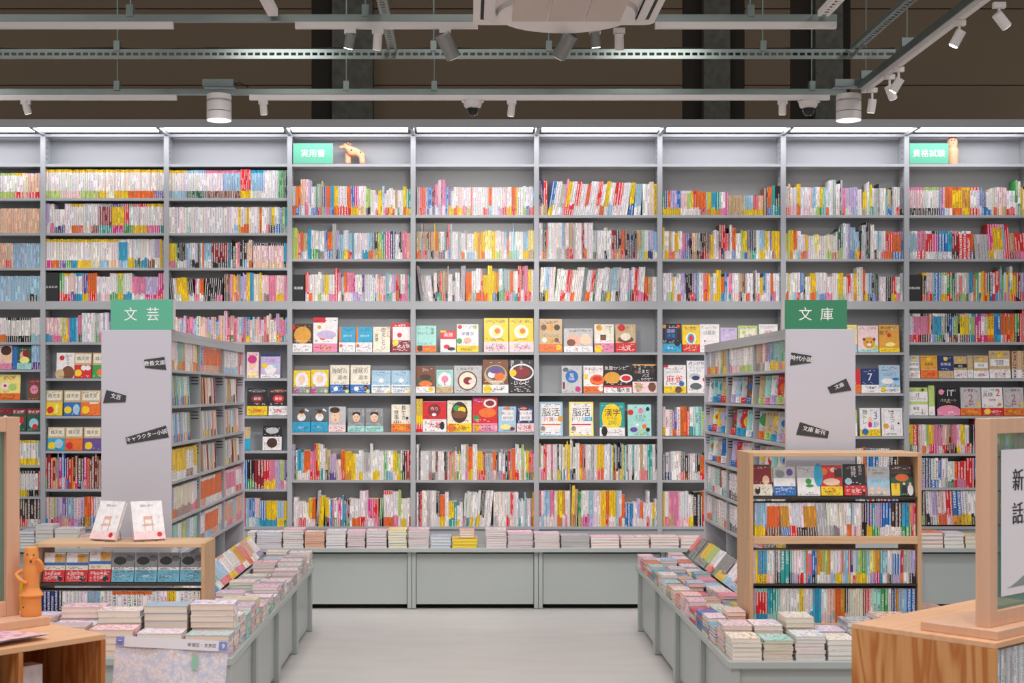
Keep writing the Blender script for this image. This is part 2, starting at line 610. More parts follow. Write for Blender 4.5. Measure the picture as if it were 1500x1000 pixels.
# ------------------------------------------------------------------ wall bookcases, one unit per 0.9 m bay
POST = [63 + 180.72 * k for k in range(-1, 9)]
SH = {0: [290, 341, 392, 441, 501, 541, 586, 632, 681, 727], 1: [290, 341, 392, 441, 501, 554, 609, 660, 716],
      3: [315, 379, 441, 516, 576, 633, 703], 5: [315, 379, 441, 516, 576, 639, 703], 8: [315, 379, 441, 501, 554.5, 609, 664, 714]}
SH[2] = SH[1]
SH[4] = SH[3]
SH[6] = SH[7] = SH[5]
DEP = 0.17
ORD = ['leftmost', 'second', 'third', 'fourth', 'fifth', 'sixth', 'seventh', 'eighth', 'rightmost']
YL = 10.077             # front edge of the ledge
ZL = 0.437
ZTOP = wz(195)
for k in range(9):
    p0, p1 = POST[k], POST[k + 1]
    x0, x1 = wx(p0), wx(p1)
    xc = (x0 + x1) / 2
    u = empty('wall_bookcase', (xc, YW, 0), 0, '%s grey steel bookcase bay along the back wall' % ORD[k], 'bookcase', 'wall bookcase bays')
    hw = 0.018
    ups = [x0] if k < 8 else [x0, x1]
    for xx in ups:
        up = box('upright', xx - hw, YW - 0.004, wz(771) - 0.12, xx + hw, YW + DEP, ZTOP, 'shelf', u)
    box('back_panel', x0 + hw, YW + DEP - 0.012, wz(771) - 0.12, x1 - hw, YW + DEP, ZTOP, 'shelf', u)
    box('shelf', x0 + hw, YW, wz(244), x1 - hw, YW + DEP - 0.013, wz(240), 'shelf', u)
    for y in SH[k]:
        lip = 12 if y == 441 else 3.6
        box('shelf', x0 + hw, YW + 0.004, wz(y + 3.6), x1 - hw, YW + DEP - 0.013, wz(y), 'shelf', u)
        if lip > 4:
            box('shelf_fascia', x0 + hw, YW - 0.002, wz(y + 12), x1 - hw, YW + 0.014, wz(y + 3.6) - 0.0005, 'shelf', u)
    box('shelf', x0 + hw, YW, wz(771) - 0.02, x1 - hw, YW + DEP - 0.013, wz(771), 'shelf', u)
    box('riser', x0 + hw, YW + 0.012, ZL, x1 - hw, YW + 0.024, wz(771) - 0.021, 'shelf', u)
    # header, canopy with light strip and bracket
    box('header', x0 + hw, YW + 0.006, wz(200), x1 - hw, YW + 0.05, wz(196), 'shelf', u)
    box('canopy_fascia', x0, YW - 0.300, 3.42, x1, YW - 0.285, 3.478, 'shelf', u)
    box('canopy_top', x0, YW - 0.285, 3.462, x1, YW + DEP, 3.478, 'shelf', u)
    cb = box('light_strip', x0 + 0.035, YW - 0.275, 3.425, x1 - 0.035, YW - 0.09, 3.455, 'led', u)
    box('bracket', x0 - 0.012, YW - 0.284, 3.415, x0 + 0.012, YW - 0.005, 3.46, 'shelf', u)
    # slotted strip with rows of holes, on the inner face of the uprights
    for xx, sgn in ((x0 + hw, 1), (x1 - hw, -1)):
        s_ = MB()
        for j in range(70):
            z = 0.62 + j * 0.041
            if z < ZTOP - 0.05:
                for dy in (0.03, 0.055):
                    s_.face([(sgn * 0.0006, dy - 0.004, z), (sgn * 0.0006, dy + 0.004, z), (sgn * 0.0006, dy + 0.004, z + 0.014), (sgn * 0.0006, dy - 0.004, z + 0.014)])
        s_.build('slot_holes', 'black', u, (xx - xc, 0, 0))['kind'] = 'stuff'
    # base under the ledge
    box('base_front', x0 + 0.034, YL + 0.05, 0.034, x1 - 0.034, YL + 0.062, ZL - 0.045, 'table', u)
    box('plinth', x0, YL + 0.12, 0, x1, YL + 0.14, 0.034, 'black', u)
    box('base_body', x0 + 0.004, YL + 0.07, 0.034, x1 - 0.004, YW + 0.012, ZL - 0.032, 'black', u)
    for xx in ([x0] if k < 8 else [x0, x1]):
        box('base_post', xx - 0.030, YL + 0.036, 0.006, xx - 0.002, YL + 0.066, ZL - 0.0305, 'table', u)
        box('base_post', xx + 0.002, YL + 0.036, 0.006, xx + 0.030, YL + 0.066, ZL - 0.0305, 'table', u)
lg = box('display_ledge', wx(POST[0]), YL, ZL - 0.03, wx(POST[9]), YW + 0.011, ZL, 'table', None, 0.003)
tag(lg, 'long grey ledge at the foot of the wall bookcases', 'ledge')

# ------------------------------------------------------------------ island tables with slim gondolas
ZT = 0.422
def island(side):
    if side == 'left':
        xa, xb, gx, yn, gxo = -0.993, -2.233, -1.4425, 6.005, -1.783
        sg = -1
    else:
        xa, xb, gx, yn, gxo = 1.088, 2.318, 1.530, 5.93, 1.866
        sg = 1
    yf = 9.22
    lo, hi = min(xa, xb), max(xa, xb)
    t = empty('display_table', ((lo + hi) / 2, (yn + yf) / 2, 0), 0, 'low grey steel display table carrying books, %s of the aisle' % side, 'table', 'low display tables')
    box('table_top', lo, yn, ZT - 0.032, hi, yf, ZT, 'table', t, 0.004)
    box('front_panel', lo + 0.03, yn + 0.03, 0.03, hi - 0.03, yn + 0.045, ZT - 0.033, 'table', t)
    box('front_panel', lo + 0.03, yf - 0.045, 0.03, hi - 0.03, yf - 0.03, ZT - 0.033, 'table', t)
    n = 4
    step = (yf - yn - 0.02) / n
    for xx, s2 in ((xa, sg), (xb, -sg)):
        for j in range(n):
            y0 = yn + 0.01 + j * step
            q = sorted((xx + s2 * 0.035, xx + s2 * 0.05))
            box('side_panel', q[0], y0 + 0.06, 0.03, q[1], y0 + step - 0.06, ZT - 0.033, 'table', t)
            for yy in (y0 + 0.005, y0 + step - 0.045):
                q = sorted((xx + s2 * 0.012, xx + s2 * 0.05))
                box('leg', q[0], yy, 0.004, q[1], yy + 0.04, ZT - 0.033, 'table', t)
    box('plinth', lo + 0.1, yn + 0.1, 0, hi - 0.1, yf - 0.1, 0.03, 'black', t)
    # gondola
    gy0, gy1 = (6.92, 9.20) if side == 'left' else (6.84, 9.20)
    g0, g1 = min(gx, gxo), max(gx, gxo)
    zt = 1.847
    g = empty('bookshelf_gondola', ((g0 + g1) / 2, (gy0 + gy1) / 2, ZT), 0, 'slim grey gondola bookshelf standing on the %s display table' % side, 'bookshelf', 'slim gondola bookshelves')
    box('end_panel', g0, gy0, ZT, g1, gy0 + 0.022, zt, 'endpanel', g, 0.002)
    box('end_panel', g0, gy1 - 0.022, ZT, g1, gy1, zt, 'endpanel', g, 0.002)
    xm = (g0 + g1) / 2
    box('back_panel', xm - 0.008, gy0 + 0.023, ZT, xm + 0.008, gy1 - 0.023, zt - 0.021, 'shelf', g)
    box('top_board', g0, gy0 + 0.023, zt - 0.02, g1, gy1 - 0.023, zt, 'shelf', g)
    zsh = [1.654, 1.478, 1.292, 1.106, 0.917, 0.73]
    W = (gy1 - gy0) / 3
    for s2 in (1, -1):
        xo = gx if s2 == 1 else gxo
        xi = xm + (0.009 if xo > xm else -0.009)
        a, b = sorted((xo, xi))
        for z in zsh:
            box('shelf', a, gy0 + 0.023, z - 0.014, b, gy1 - 0.023, z, 'shelf', g)
        box('shelf_lip', min(xo, xo + 0.0) - (0.012 if xo > xm else 0.0) if False else (xo - 0.012 if xo > xm else xo), gy0 + 0.023, zt - 0.05, xo if xo > xm else xo + 0.012, gy1 - 0.023, zt - 0.0205, 'shelf', g)
        for j in (1, 2):
            yy = gy0 + j * W
            for z0, z1 in zip([0.56] + zsh[::-1], [z - 0.015 for z in zsh[::-1]] + [zt - 0.051]):
                box('divider', a + 0.001, yy - 0.006, z0 + 0.001, b - 0.001, yy + 0.006, z1 - 0.001, 'shelf', g)
        # label slots on the dividers
        xin = xo - 0.03 if xo > xm else xo + 0.03
        sl = MB()
        for j in (1, 2, 3):
            yy = gy0 + j * W - (0.0065 if j < 3 else 0.0225)
            for z in zsh[1:5]:
                for q in range(3):
                    zz = z + 0.142 - q * 0.017
                    sl.face([(xin - 0.02, yy - 0.0005, zz), (xin + 0.02, yy - 0.0005, zz), (xin + 0.02, yy - 0.0005, zz + 0.005), (xin - 0.02, yy - 0.0005, zz + 0.005)])
        sl.build('label_slots', 'black', g, (-g.location.x, -g.location.y, -g.location.z))['kind'] = 'stuff'
    return dict(xa=xa, xb=xb, gx=gx, yn=yn, yf=yf, g0=g0, g1=g1, gy0=gy0, gy1=gy1, zsh=zsh, W=W, zt=zt, sg=sg, xm=xm)
IS = {s: island(s) for s in ('left', 'right')}

# green category signs on the gondolas
def block_sign(x, y, z, w, h, d, rz, mname, textbody, size, label, sx=1.0, gap=None, deep=False):
    t = empty('category_sign', (x, y, z), rz, label, 'sign', 'green category signs')
    b = MB().box(-w / 2, -d / 2, 0, w / 2, d / 2, h)
    b.build('block', 'white', t, merge=True)
    box2 = MB().box(-w / 2, -d / 2 - 0.003, 0.0008, w / 2, -d / 2 - 0.0006, h)
    box2.build('green_face', mname, t, merge=True)
    if gap:
        n = len(textbody)
        for i, ch in enumerate(textbody):
            text_obj('lettering', ch, size, 'letter', t, ((i - (n - 1) / 2) * gap, -d / 2 - 0.0036, h * 0.52))
    else:
        text_obj('lettering', textbody, size, 'letter', t, (0, -d / 2 - 0.0036, h * 0.52))
    return t
gl = IS['left']
sl_ = FPX / (gl['gy0'] + 0.05)
block_sign((210 - VX) / sl_, gl['gy0'] + 0.05, gl['zt'] + 0.0005, 0.31, 0.149, 0.045, math.radians(-4), 'green', '文芸', 0.064, 'light green sign with white lettering atop the left gondola', gap=0.11)
gr = IS['right']
sr_ = FPX / (gr['gy0'] + 0.05)
block_sign((1193 - VX) / sr_, gr['gy0'] + 0.05, gr['zt'] + 0.0005, 0.305, 0.142, 0.045, math.radians(3), 'green2', '文庫', 0.062, 'deep green sign with white lettering atop the right gondola', gap=0.105)
# signs on the top shelf of the wall bookcases
block_sign(wx(458.5), YW + 0.0165, wz(240) + 0.0005, 58 / SW, 30 / SW, 0.03, 0, 'green', '実用書', 0.055, 'mint green sign beside the clay horse on top shelf')
block_sign(wx(1360.8), YW + 0.0165, wz(240) + 0.0005, 57 / SW, 30 / SW, 0.03, 0, 'green', '資格試験', 0.055, 'mint green sign beside the clay peg figure on top shelf')

# charcoal magnets with category words on the end panels
def magnet(isl, pts, body, cx, cy, size, ang, label):
    y = isl['gy0']
    s = FPX / y
    X = lambda px: (px - VX) / s
    Z = lambda py: EYE - (py - VY) / s
    x0, z0 = X(cx), Z(cy)
    P = [(X(a) - x0, Z(b) - z0) for a, b in pts]
    mb = MB()
    mb.face([(p[0], -0.003, p[1]) for p in P][::-1])
    mb.face([(p[0], -0.0003, p[1]) for p in P])
    for i in range(len(P)):
        a, b = P[i], P[(i + 1) % len(P)]
        mb.face([(a[0], -0.003, a[1]), (b[0], -0.003, b[1]), (b[0], -0.0003, b[1]), (a[0], -0.0003, a[1])])
    t = mb.build('magnet_label', 'magnet', None, (x0, y, z0))
    tag(t, label, 'label', 'charcoal magnet labels on gondola ends')
    text_obj('lettering', body, size, 'letter', t, (0, -0.0035, 0), (0, math.radians(ang), 0), stroke=size * 0.03)
q0 = lambda L, x0, y0, s: [(x0 + a / s, y0 + b / s) for a, b in L]
magnet(gl, q0([(782, 358), (892, 343), (902, 413), (787, 402)], 0, 430, 3.703), '教養文庫', 226.5, 531.5, 0.024, -4, 'trapezoid charcoal label high on the left gondola end')
magnet(gl, q0([(578, 522), (686, 552), (681, 588), (560, 592)], 0, 430, 3.703), '文芸', 170, 580.5, 0.024, 12, 'charcoal label at left edge of the left gondola end')
magnet(gl, q0([(682, 780), (900, 715), (916, 778), (690, 815)], 0, 430, 3.703), 'キャラクター小説', 215, 637.5, 0.0235, -13, 'long slanted charcoal label low on the left gondola end')
magnet(gr, q0([(515, 319), (625, 337), (622, 374), (507, 389)], 1020, 430, 3.704), '時代小説', 1173.5, 525, 0.024, 6, 'charcoal label high on the right gondola end')
magnet(gr, q0([(711, 508), (812, 460), (841, 523), (727, 541)], 1020, 430, 3.704), '文庫', 1229, 565, 0.022, -22, 'charcoal label at right edge of the right gondola end')
magnet(gr, q0([(562, 696), (719, 746), (711, 783), (541, 764)], 1020, 430, 3.704), '文庫 新刊', 1192, 630, 0.024, 13, 'charcoal label low on the right gondola end')

# ------------------------------------------------------------------ books
INKD = lin('2a2530')
INKW = lin('f2eeea')
def ink_for(c, rng):
    lum = 0.3 * c[0] + 0.6 * c[1] + 0.1 * c[2]
    if lum > 0.25:
        return INKD if rng.random() < 0.72 else lin(rng.choice(['b02030', '20508f', '2d7a4a', '7a3a80', '8a4a20']))
    return INKW
PAGE = [lin('ece4d6'), lin('e9dccb'), lin('efe9e2'), lin('e5dccf')]

def jit(c, rng, a=0.08):
    return tuple(max(0, min(1, v * (1 + rng.uniform(-a, a)))) for v in c[:3]) + (1.0,)

def spine_book(mb, T, w, h, d, cols, rng, cell=None, plate=True):
    """upright book: printed spine at local y=0 facing -Y, base at z=0; faces go through matrix T"""
    C = [jit(PALL[k], rng) for k in cols]
    if len(C) == 1:
        seg = [(0, 1, C[0])]
    elif len(C) == 2:
        s = rng.uniform(0.24, 0.36)
        seg = [(0, s, C[1]), (s, 1, C[0])]
    else:
        seg = [(0, 0.26, C[2]), (0.26, 0.90, C[1]), (0.90, 1, C[0])]
    cell = cell or max(0.007, w * 0.62)
    off = rng.randint(0, 4000) * 1.0
    r = min(0.002, w * 0.15)
    X = lambda p: T @ Vector(p)
    for a, b, c in seg:
        ik = ink_for(c, rng)
        uv = [(0, off + a * h / cell), (1, off + a * h / cell), (1, off + b * h / cell), (0, off + b * h / cell)]
        mb.face([X((r, 0, a * h)), X((w - r, 0, a * h)), X((w - r, 0, b * h)), X((r, 0, b * h))], c, ik, uv, 0)
        mb.face([X((0, r * 1.5, a * h)), X((r, 0, a * h)), X((r, 0, b * h)), X((0, r * 1.5, b * h))], c, m=0)
        mb.face([X((w - r, 0, a * h)), X((w, r * 1.5, a * h)), X((w, r * 1.5, b * h)), X((w - r, 0, b * h))], c, m=0)
    c = C[0]
    pg = rng.choice(PAGE)
    y0 = r * 1.5
    mb.face([X((0, y0, 0)), X((0, y0, h)), X((0, d, h)), X((0, d, 0))], c, m=0)
    mb.face([X((w, y0, 0)), X((w, d, 0)), X((w, d, h)), X((w, y0, h))], c, m=0)
    mb.face([X((0, y0, h)), X((r, 0, h)), X((w - r, 0, h)), X((w, y0, h)), X((w, d, h)), X((0, d, h))], pg, m=1)
    mb.face([X((0, d, 0)), X((w, d, 0)), X((w, y0, 0)), X((w - r, 0, 0)), X((r, 0, 0)), X((0, y0, 0))], pg, m=1)
    mb.face([X((0, d, 0)), X((0, d, h)), X((w, d, h)), X((w, d, 0))], pg, m=1)

TOK = re.compile(r'^(\*?)([A-Za-z]*?)(\d+)?(?::([A-Za-z]+))?(?:/(\d+))?(\+|-)?(?:~(-?\d+))?$')
BOT = 'yrobkwtngpxcwmy'
def parse_row(s, h, rng, lean=0):
    out = []
    for t in s.split():
        g = TOK.match(t)
        star, cols, n, letters, hh, wide, ln = g.groups()
        n = int(n or 1)
        H = float(hh) if hh else h
        L = float(ln) if ln else lean
        wf = {'+': 1.5, '-': 0.65}.get(wide, 1.0)
        base_w = rng.uniform(0.85, 1.2)
        for i in range(n):
            if star:
                c = rng.choice(letters)
                q = rng.random()
                if q < 0.55:
                    c = c + rng.choice(BOT)
                elif q < 0.62:
                    c = rng.choice(BOT) + c + rng.choice(BOT)
                HH = H + rng.choice([0, 0, 0, -1, -2, -3, 1, 2, -4, 5, 9 if rng.random() < 0.35 else 0])
                w = rng.choice([0.55, 0.75, 0.9, 1, 1.1, 1.3, 1.55]) * wf
            else:
                c, HH, w = cols, H + rng.uniform(-0.4, 0.4), base_w * wf * rng.uniform(0.93, 1.07)
            out.append((c, HH, w, L))
    return out

# (bay, y of shelf, book height in px, books, first px, last px, lean)
ROWS = [
 (0, 290, 37, 'LwL9 ywr3 aea2 Par5', -14, 60, 0), (0, 341, 36, 'Pr1 P4 a19', -14, 60, 0), (0, 392, 36, 'a6 ar3 a1 l15', -14, 60, 0),
 (0, 441, 37, 'l15 lk3 l2', -14, 60, 0), (0, 501, 36, 'wo7 kwk11 wT1 wl4', -14, 59, 0), (0, 541, 36, 'lu5', 45, 58, 0),
 (0, 681, 36, 'yww3 ywy8 lw1', 10, 58, 0), (0, 727, 37, 'kwr4 kwy4 kwk4 rk1', 6, 58, 0), (0, 771, 41, 'kSw2 kSy2 kSr3 kSw4', 10, 58, 0),
 (1, 290, 42, 'ywL7 ywP9 ywL9 ywy4 ywe4 ywy8 ywo8 ywo5 ywu5', 66, 240, 0),
 (1, 341, 43, 'vw2 wp2 wB5/35 w4 ywo3 ywr3 we4 wd4 gdt6 uym6 rn2 nwn2 rwy7 ywp3 ywm3 ywt2', 66, 239, 0),
 (1, 392, 42, 'ywm3 ywo3 ywu3 ywn3 ywc3 ywy7 ywe4 ywl4 ywa4 wcl4 wy3 wN4 wc2 ws4 vw2 y1 s1/40', 66, 240, 0),
 (1, 441, 41, 'nr2 ywr4 Pu3 cwc4 uy3 or4 wg2/36 wP5/36 wn4 yLy3 wc4 pw6/36 vm6/36 mr3', 86, 240, 0),
 (1, 501, 36, 'Pc3 Pp6 L1 ey1 y1 p1 c3 l1 pk2/40 w7/43 gn2/43 wm2/43 v1/43 wk2/43 u4/43 cr2/43 b2/43 o5/43 p3/43 *14:wbyp', 66, 240, 0),
 (1, 716, 46, '*30:srobkduxm rw5 *14:wrs', 66, 240, 0),
 (1, 771, 42, 'Pc1 aw1 Pr1 Lp1 vp2 ua2 lp2 Pv2 vk1 oj2/43 rb1/43 wb2/43 wn2/43 wm2/43 wk2/43 Yy3/43 vw1/43 uk1 *12:wpl', 66, 240, 0),
 (2, 290, 41, 'ywl10 lwN11 pws11 pls10 rry6/43 cle7 w8 n3 N3', 247, 421, 0),
 (2, 341, 38, 'w7 wt1 w18 wl2 y1 wo2 yo1 w4 o1 w2 wr1 gk1 yk1 wb2 b1 L1 cb1', 247, 421, 0),
 (2, 392, 36, 'yp3 L1 kw5 l2 wk3 k2 w1 o1 lw4 dk8 c1 *10:kpkxa kPa14 ck2', 247, 421, 0),
 (2, 441, 38, 'k2/34~-5 w2/34~-5 yw2/34~-5 y4/35~-5 kw3/33~-5 mr1/33 wp2/33 ow2/33 k6/34~4 kp3/34~4 sk4/40 *10:yjvcp/40 y2/42 c2/42 e3/40 y1/42 wa2 Pk3 p4 Py5 p2', 247, 421, 0),
 (2, 501, 37, '*46:pPvPPpvlaw', 256, 421, 0),
 (2, 716, 42, '*14:pyb lc3 cb5 b2 kn3+ d3+ ry2+ py4 v3 Lp2 uP2', 300, 421, 0),
 (2, 771, 41, '*12:ybp yo5 r2+ l2 bw3 Pl3 bc3/37 yc7/37 ly3/37 yn2/37', 300, 421, 0),
 (3, 315, 43, 'wo2 ob2 aw3/53- Pp3/53- vw2/52- wb2/42 nb2/46- gr3/46- L1/50- ug2 op2 cb2 yo2 wr3+ or2 by2 my2 wP1 wy1 we2- Lk2/39 w4/37- wr2/30- y2/37 lw1 wm2/32- wr2/37- wy2/40 wr2/37- xw2/36- wn2/37- w3/37- yo2/42 ty2/38', 428, 602, 0),
 (3, 379, 38, 'L2/46 y1/42- pr1 ol2/40- xw2 c2/45 wn3/42 wG3/41 bw2/42- ob2/40 g3/52- vB2/42- lt2/36 wy2/42 lr2 c1/38 w6- wc4- lo3- kx2/40 Ly2 tn2/40 m2/40 B2/41 w2/36 kw2/40 p2/41 z2/38', 428, 602, 0),
 (3, 441, 39, 'rw2/42 wo2 w4 wL2/43 gw2 yw2 wp3- wp2 r1/49+ pw2/42 gk2/36 oP2/42 pw3/42 mv2/42- wv4 ug2 w3 *8:wPwv lt2/42 wt2 vw2 ro2 N1/38 wm3/40 p2/39 t2/38', 447, 602, 0),
 (3, 703, 43, 'v2/52- k1/46- wL1 cw2/44 lw2/40- ow3 pr2/42 r2/53 yr1/53 wt2/52 w2/46- xk2+ vu2/38+ P2/30 or2 yj3/42 y2/38 w3/38- wy2 gw3/40 w2/53- wy3/43 w3/42 n1/43 wl3/43 yw2/42 Ly2/38 wn1 k1/43 ds2/43 r1/43', 428, 602, 0),
 (3, 771, 41, 'k1/34- w4/42- wr4/36 w2/34 yw2 oP3/41- gk2/52~4 y2/44+~4 yk2 *14:wbymlkc/40 wo4/40 wr3/52 P2/52 mw3/40 rp3/40 nk2/41~3 rwo5/52 wp3/51 Lw2/53 wy3/40 w2/41 wr1', 428, 602, 0),
 (4, 315, 41, 'k1 w1- pr2- or2 r1- lw1- b2 bw2 dB1 k1/36- pw2/46 Pv2/52 kp1/52- pP2/52 b2 uy2 wy2/36 wo2 Py3 wp3 wL2 r2- w6 wr3 ol2 w4 wv2 Pr3 wy3 or3 y1 w3 wL2/43 wb2 wr2/42 lo1', 610, 783, 0),
 (4, 379, 40, 'xo2 gd1/40- g1/52- dp1/52- xr2 sg2 xk2 yv1/52- ox2 nk1- wd2 Tc1 dw2 rb1/52 lv1/52 w3 g3- wo2/38 gw2/42- wl4/37 yw2 j2/38+ yo2 Yw4/42 y2 wL3/42 P2 lw2 ox1/32+ wL2 l1/53- T1 wT2 w2 ly3/40 Yx4/42', 610, 783, 0),
 (4, 441, 44, 'G2/52~-7 g3/38~-7 w3/38~-7 wk2/42 kt2 rn2/42 xr2 sk2 gw1/52- w4/40- gk2/30 w3/42 g3/52~2 o2/42 oj2/42 wg4- wo3/48 r1 yo3/38 y2/52+ yb2 jk2/42 wn2/48 tn2/48 gr3/46 ov2 wt3 r2/52 dw2/52 pr3/52 yr2/46 w2/46', 610, 783, 0),
 (4, 703, 42, 'w2/52- k2/52- w6/42 gd4- wk3- sg2/42 w6- kd3/42 *8:wwyrx w4/52- xp2/52 oy3/48 w4/52- yr3/42 dr2/42 g4/38 oP2 kx2 *8:wwkrg o3/46 wr2/52 w3/46- Lx2/52 w2/42- yn2 rk2 my1', 610, 783, 0),
 (4, 771, 50, 'w2- kd2/46- r1 w3/52 g2/52 w6/52- kw2 oy3/46 w3 yt2/36+ t1/36+ wy2/30 w3/34- *9:wwwg~4 wy2/52~4 kw3/52~5 w4/52~5 wg3 w6 wr2 rw2 w3/50 *8:wwgl/40 r1/40 y1', 610, 783, 0),
 (5, 315, 51, 'kr1/50- Be2/50- rx2/50 by2/50~9 w2/50~9 gw2/46~9 p1/54~9 yr2/50~9 wr2/50~9 rw2/50~9 w3/46~9 ow2/46~9 w4/50~9 rw2/50~9 wo2/46~9 yw2/50~8 wl2/48~8 rw3/48~8 w4/48~8 yb2/48~6 lw3/46~4 w3/46 e3/49- y1/46+', 790, 963, 0),
 (5, 379, 53, 'w2- ko2/42- k1/42- ox1/44- w6- wg4- lw2- x1- wd2- xr3- g2- w5- ds2- wo2- w5- gk2/42 w6/42- wk2/46- w2/42 dr2/42 kx2/42 or2/42 k3/42 B1/42 kd2/42 xg2/42 t1/42 wy2/42 vB2/42 lw2/40', 790, 963, 0),
 (5, 441, 49, 'wk3/50~3 ly2/50~3 w3/50~3 w3/48~7 wr3/46~7 rw3/46~7 wo2/46~7 w4/50~7 G2/50~7 wo3/46~7 rw2/46~7 N1/46~7 w4/48~7 wN3/50~6 gy2/48~6 lw3/50~5 gk2/50~5 w4/48~4 vt2/46~4 wd2/50~3 r2/48~3 wp4/50~3 or2/36 xg2/36 w3/36', 790, 963, 0),
 (5, 703, 52, 'xw1/53+ wp2/50 r2 w4- px2 w4- ky2- wL2- *10:wwgy w4/54- oy2 dr2 wg6- g3- w3- yr3 yo2 w3 *16:wlwkyt w3- tk2 ww4 xr3- wr3 t2+ w3- kw2-', 790, 963, 0),
 (5, 771, 52, 'rw2- wl2 lw4 pw2 rw1- w2 yo2+ jw2 wm2- w3- G1/62- yj2/60~2 xs2/54~2 nL2/50 wm4+ lv3 w4 y3+ or2 yw4 l2 wo2 ow2/46 b2/34+ cb2/34 w3/35 vw2/40 ow2/36 w3/34 wr2 w2/34 yn2/34 w2/40-', 790, 963, 0),
 (6, 315, 36, 'ny1 uy2 oy1 vy3 by2 wPw4- wLw3- yw2- rw2- ow3- od2/34- or2/34- lt1/34- yj3/34- cy3/34 tj2/34 wp2/34 m2/34- xx12/29- ly4/29 ry3/29 ay3/29 s1/40+ sk1/42 ob2/42 t1/43+ kt2/43', 971, 1143, 0),
 (6, 379, 41, 'yw2/46- wy3 xr2 wo2/40 yw2/38 wv2 pu2/38 ub2/38 k2/38 ax2/38+ gk2/38 kd2/38 sr2/38 kx2/38 y2/36 w2/42 gw1 sr1/50+ rB2/50 rw2/38 kw1/46- w2/50- ob2/46 w3/38 L2/42- yb2/41+ Bx2/42 kt3/42 w2/42 ly3/42 yw2 w1 uw1/38 yd2 y3', 971, 1143, 0),
 (6, 441, 41, 'w3 wg2- wL2 y1/36 w2/36 wo2 v2/41 Bw1 k2/38 kr2/41 vd2 b1 T1/44- w3 ro2 or1 y1 gv3/36- wy2 y2/46+ oc2/36 bl2 w1/36 pt2 wP4 xk2 sw2 wo3 w2/41 k2/36 w1/46- wr2 yw2/35 bw2/41 w3 ou2/38 wp2 w2', 971, 1143, 0),
 (6, 638, 42, 'wy1 Pw2/38 uo2/36- w1 o2/42 r1/36 wt2/42 T2/42 Lg2/36 m1/34 l1/52+ w2/42 vw2 w3/36 *14:wbtkr', 971, 1143, 0),
 (6, 703, 38, 'k1 gB2/40 w4/42 kr2/40 ks2/36 w2/38 kw2/38 or2/36 k1/40 xs1/40 w4/28+ y1/36 *18:wkox', 971, 1143, 0),
 (6, 771, 51, 'y1 wp2 px2 p2 wP4 wy2/46 k2/50+ sk1 or2/52+ r1/52 Pp3 w2 k3/50 wk2 kw2/46 xw2 *14:wrbkp', 971, 1143, 0),
 (7, 315, 41, 'wr2/42 ar1/46+ wP4 yo2/46 w2 wP3 P2 lw2 wL2 yn2 Tl2 wo2/38 w3/51- g2/52 wP2/46 k1/52- wl1/52- pr2/40 vw3/40 v2 vl2 w3/38 kt1/34- yx2/34- *6:wyLw/40 g3/40 k1/47- w4/40 t1/36 xb2/38 kb1 w2 wr2 Gk2/40', 1151, 1324, 0),
 (7, 379, 41, 'yw2/38- L1 yj2/42 ow2/42 wl2 wo2/36 yp2/36 w4/34 Yw2/36 w3/34 e3/34- eL3/36 wr2/34 w1/40- NL2/46+ w2/52 v2/52- lb3/46 ly2/40 kr2/42 g2/50 kN2/54- k2/52- w3/50- wk2 lw2 wr3 oro3/40+ pob3/40+ b1/41', 1151, 1324, 0),
 (7, 441, 41, 'wo2 yw1- w2 wl2/42 wr2/42 bw2- lv1- k1/36- w3/36 yo3 wl2/42 wb3/42 Pm1 wp3/36 w3 yL3/41 wg3/36- rw2/38 P2 yj2/41 w2/50+ os2/46- wy2 lB2/41 kb2/41 Nk2/40 w4/36 k3/36 ry2/36 wp2/36 gw2', 1151, 1324, 0),
 (7, 703, 38, '*16:wkgx k4/40 wB2/46 o1/48 bw4/46 w4/46 k2/40 x2', 1151, 1324, 0), (7, 771, 46, '*38:wwlbkr', 1151, 1324, 0),
 (8, 315, 41, 'pPk9 Lwk7 bu1 pu1 wc1- oow3+ oyo3+ yjy3+ rwr3+ bw2/41- Bb2/34 wb3/34 e1/40 wo2/41 Pa3/41 Px2/41 wr4/36 nw1/52+ wt1/50+ *3:wry', 1332, 1505, 0),
 (8, 379, 41, 'l1 wlw3 pr2+ wrw3 kmw3 cbw3+ tcw2 pdk3 wrr3+ ob1/38 g5/36~-4 rmy2/51~-4 mye4/51~-4 lm1/51~-4 r2/50~-4 xd2/38~-5 rp4/38~-5', 1332, 1505, 0),
 (8, 441, 42, 'ykr2 wk1- Pr2 lt2- b2+ Lwy2+ rnr2+ Nn2 wr2- wrn3- wL3- gk2- cw3- *18:wrtynokb oyr2 dk2 vr2 bB1', 1352, 1505, 0),
 (8, 501, 42, 'kwp2 wpr3 kpk3 or1 wc1- kw1- wcb2 wcn2 wgk2 kw2 kbs2 kLs2 kw1 ayS4 lTS1 cLc2 umr2+ pwm2+ oyo2+ cbc2+ oow1+ ror2+ oj2 nk2 *3:ro', 1332, 1505, 0),
 (8, 554, 40, 'xw3', 1484, 1505, 0),
 (8, 664, 42, 'yN2 rw1+ dk1- P2 wo2 Lw2- yr2 pm2 kpw2 Pr2 xk1 d2 pk2 Py2 yw2 wr2 *4:kdrp lc2 bw2 Tt2 kt2 *14:wry', 1332, 1505, 0),
 (8, 714, 43, 'gv1+ B2 wb2+ bw2/40- wg2 wN4/38- or1/38 rp3/38 r3 bk2 kB2 b2 r3 *10:rbkw', 1350, 1505, 0),
 (8, 769, 50, 'kL1 wk2~-3 vw2~-3 Po3~-3 rP2~-3 bj2+~-3 wy3~-3 wk2~-3 w2~-3 oy3~-3 *12:wroy~-3', 1352, 1505, 0),
]
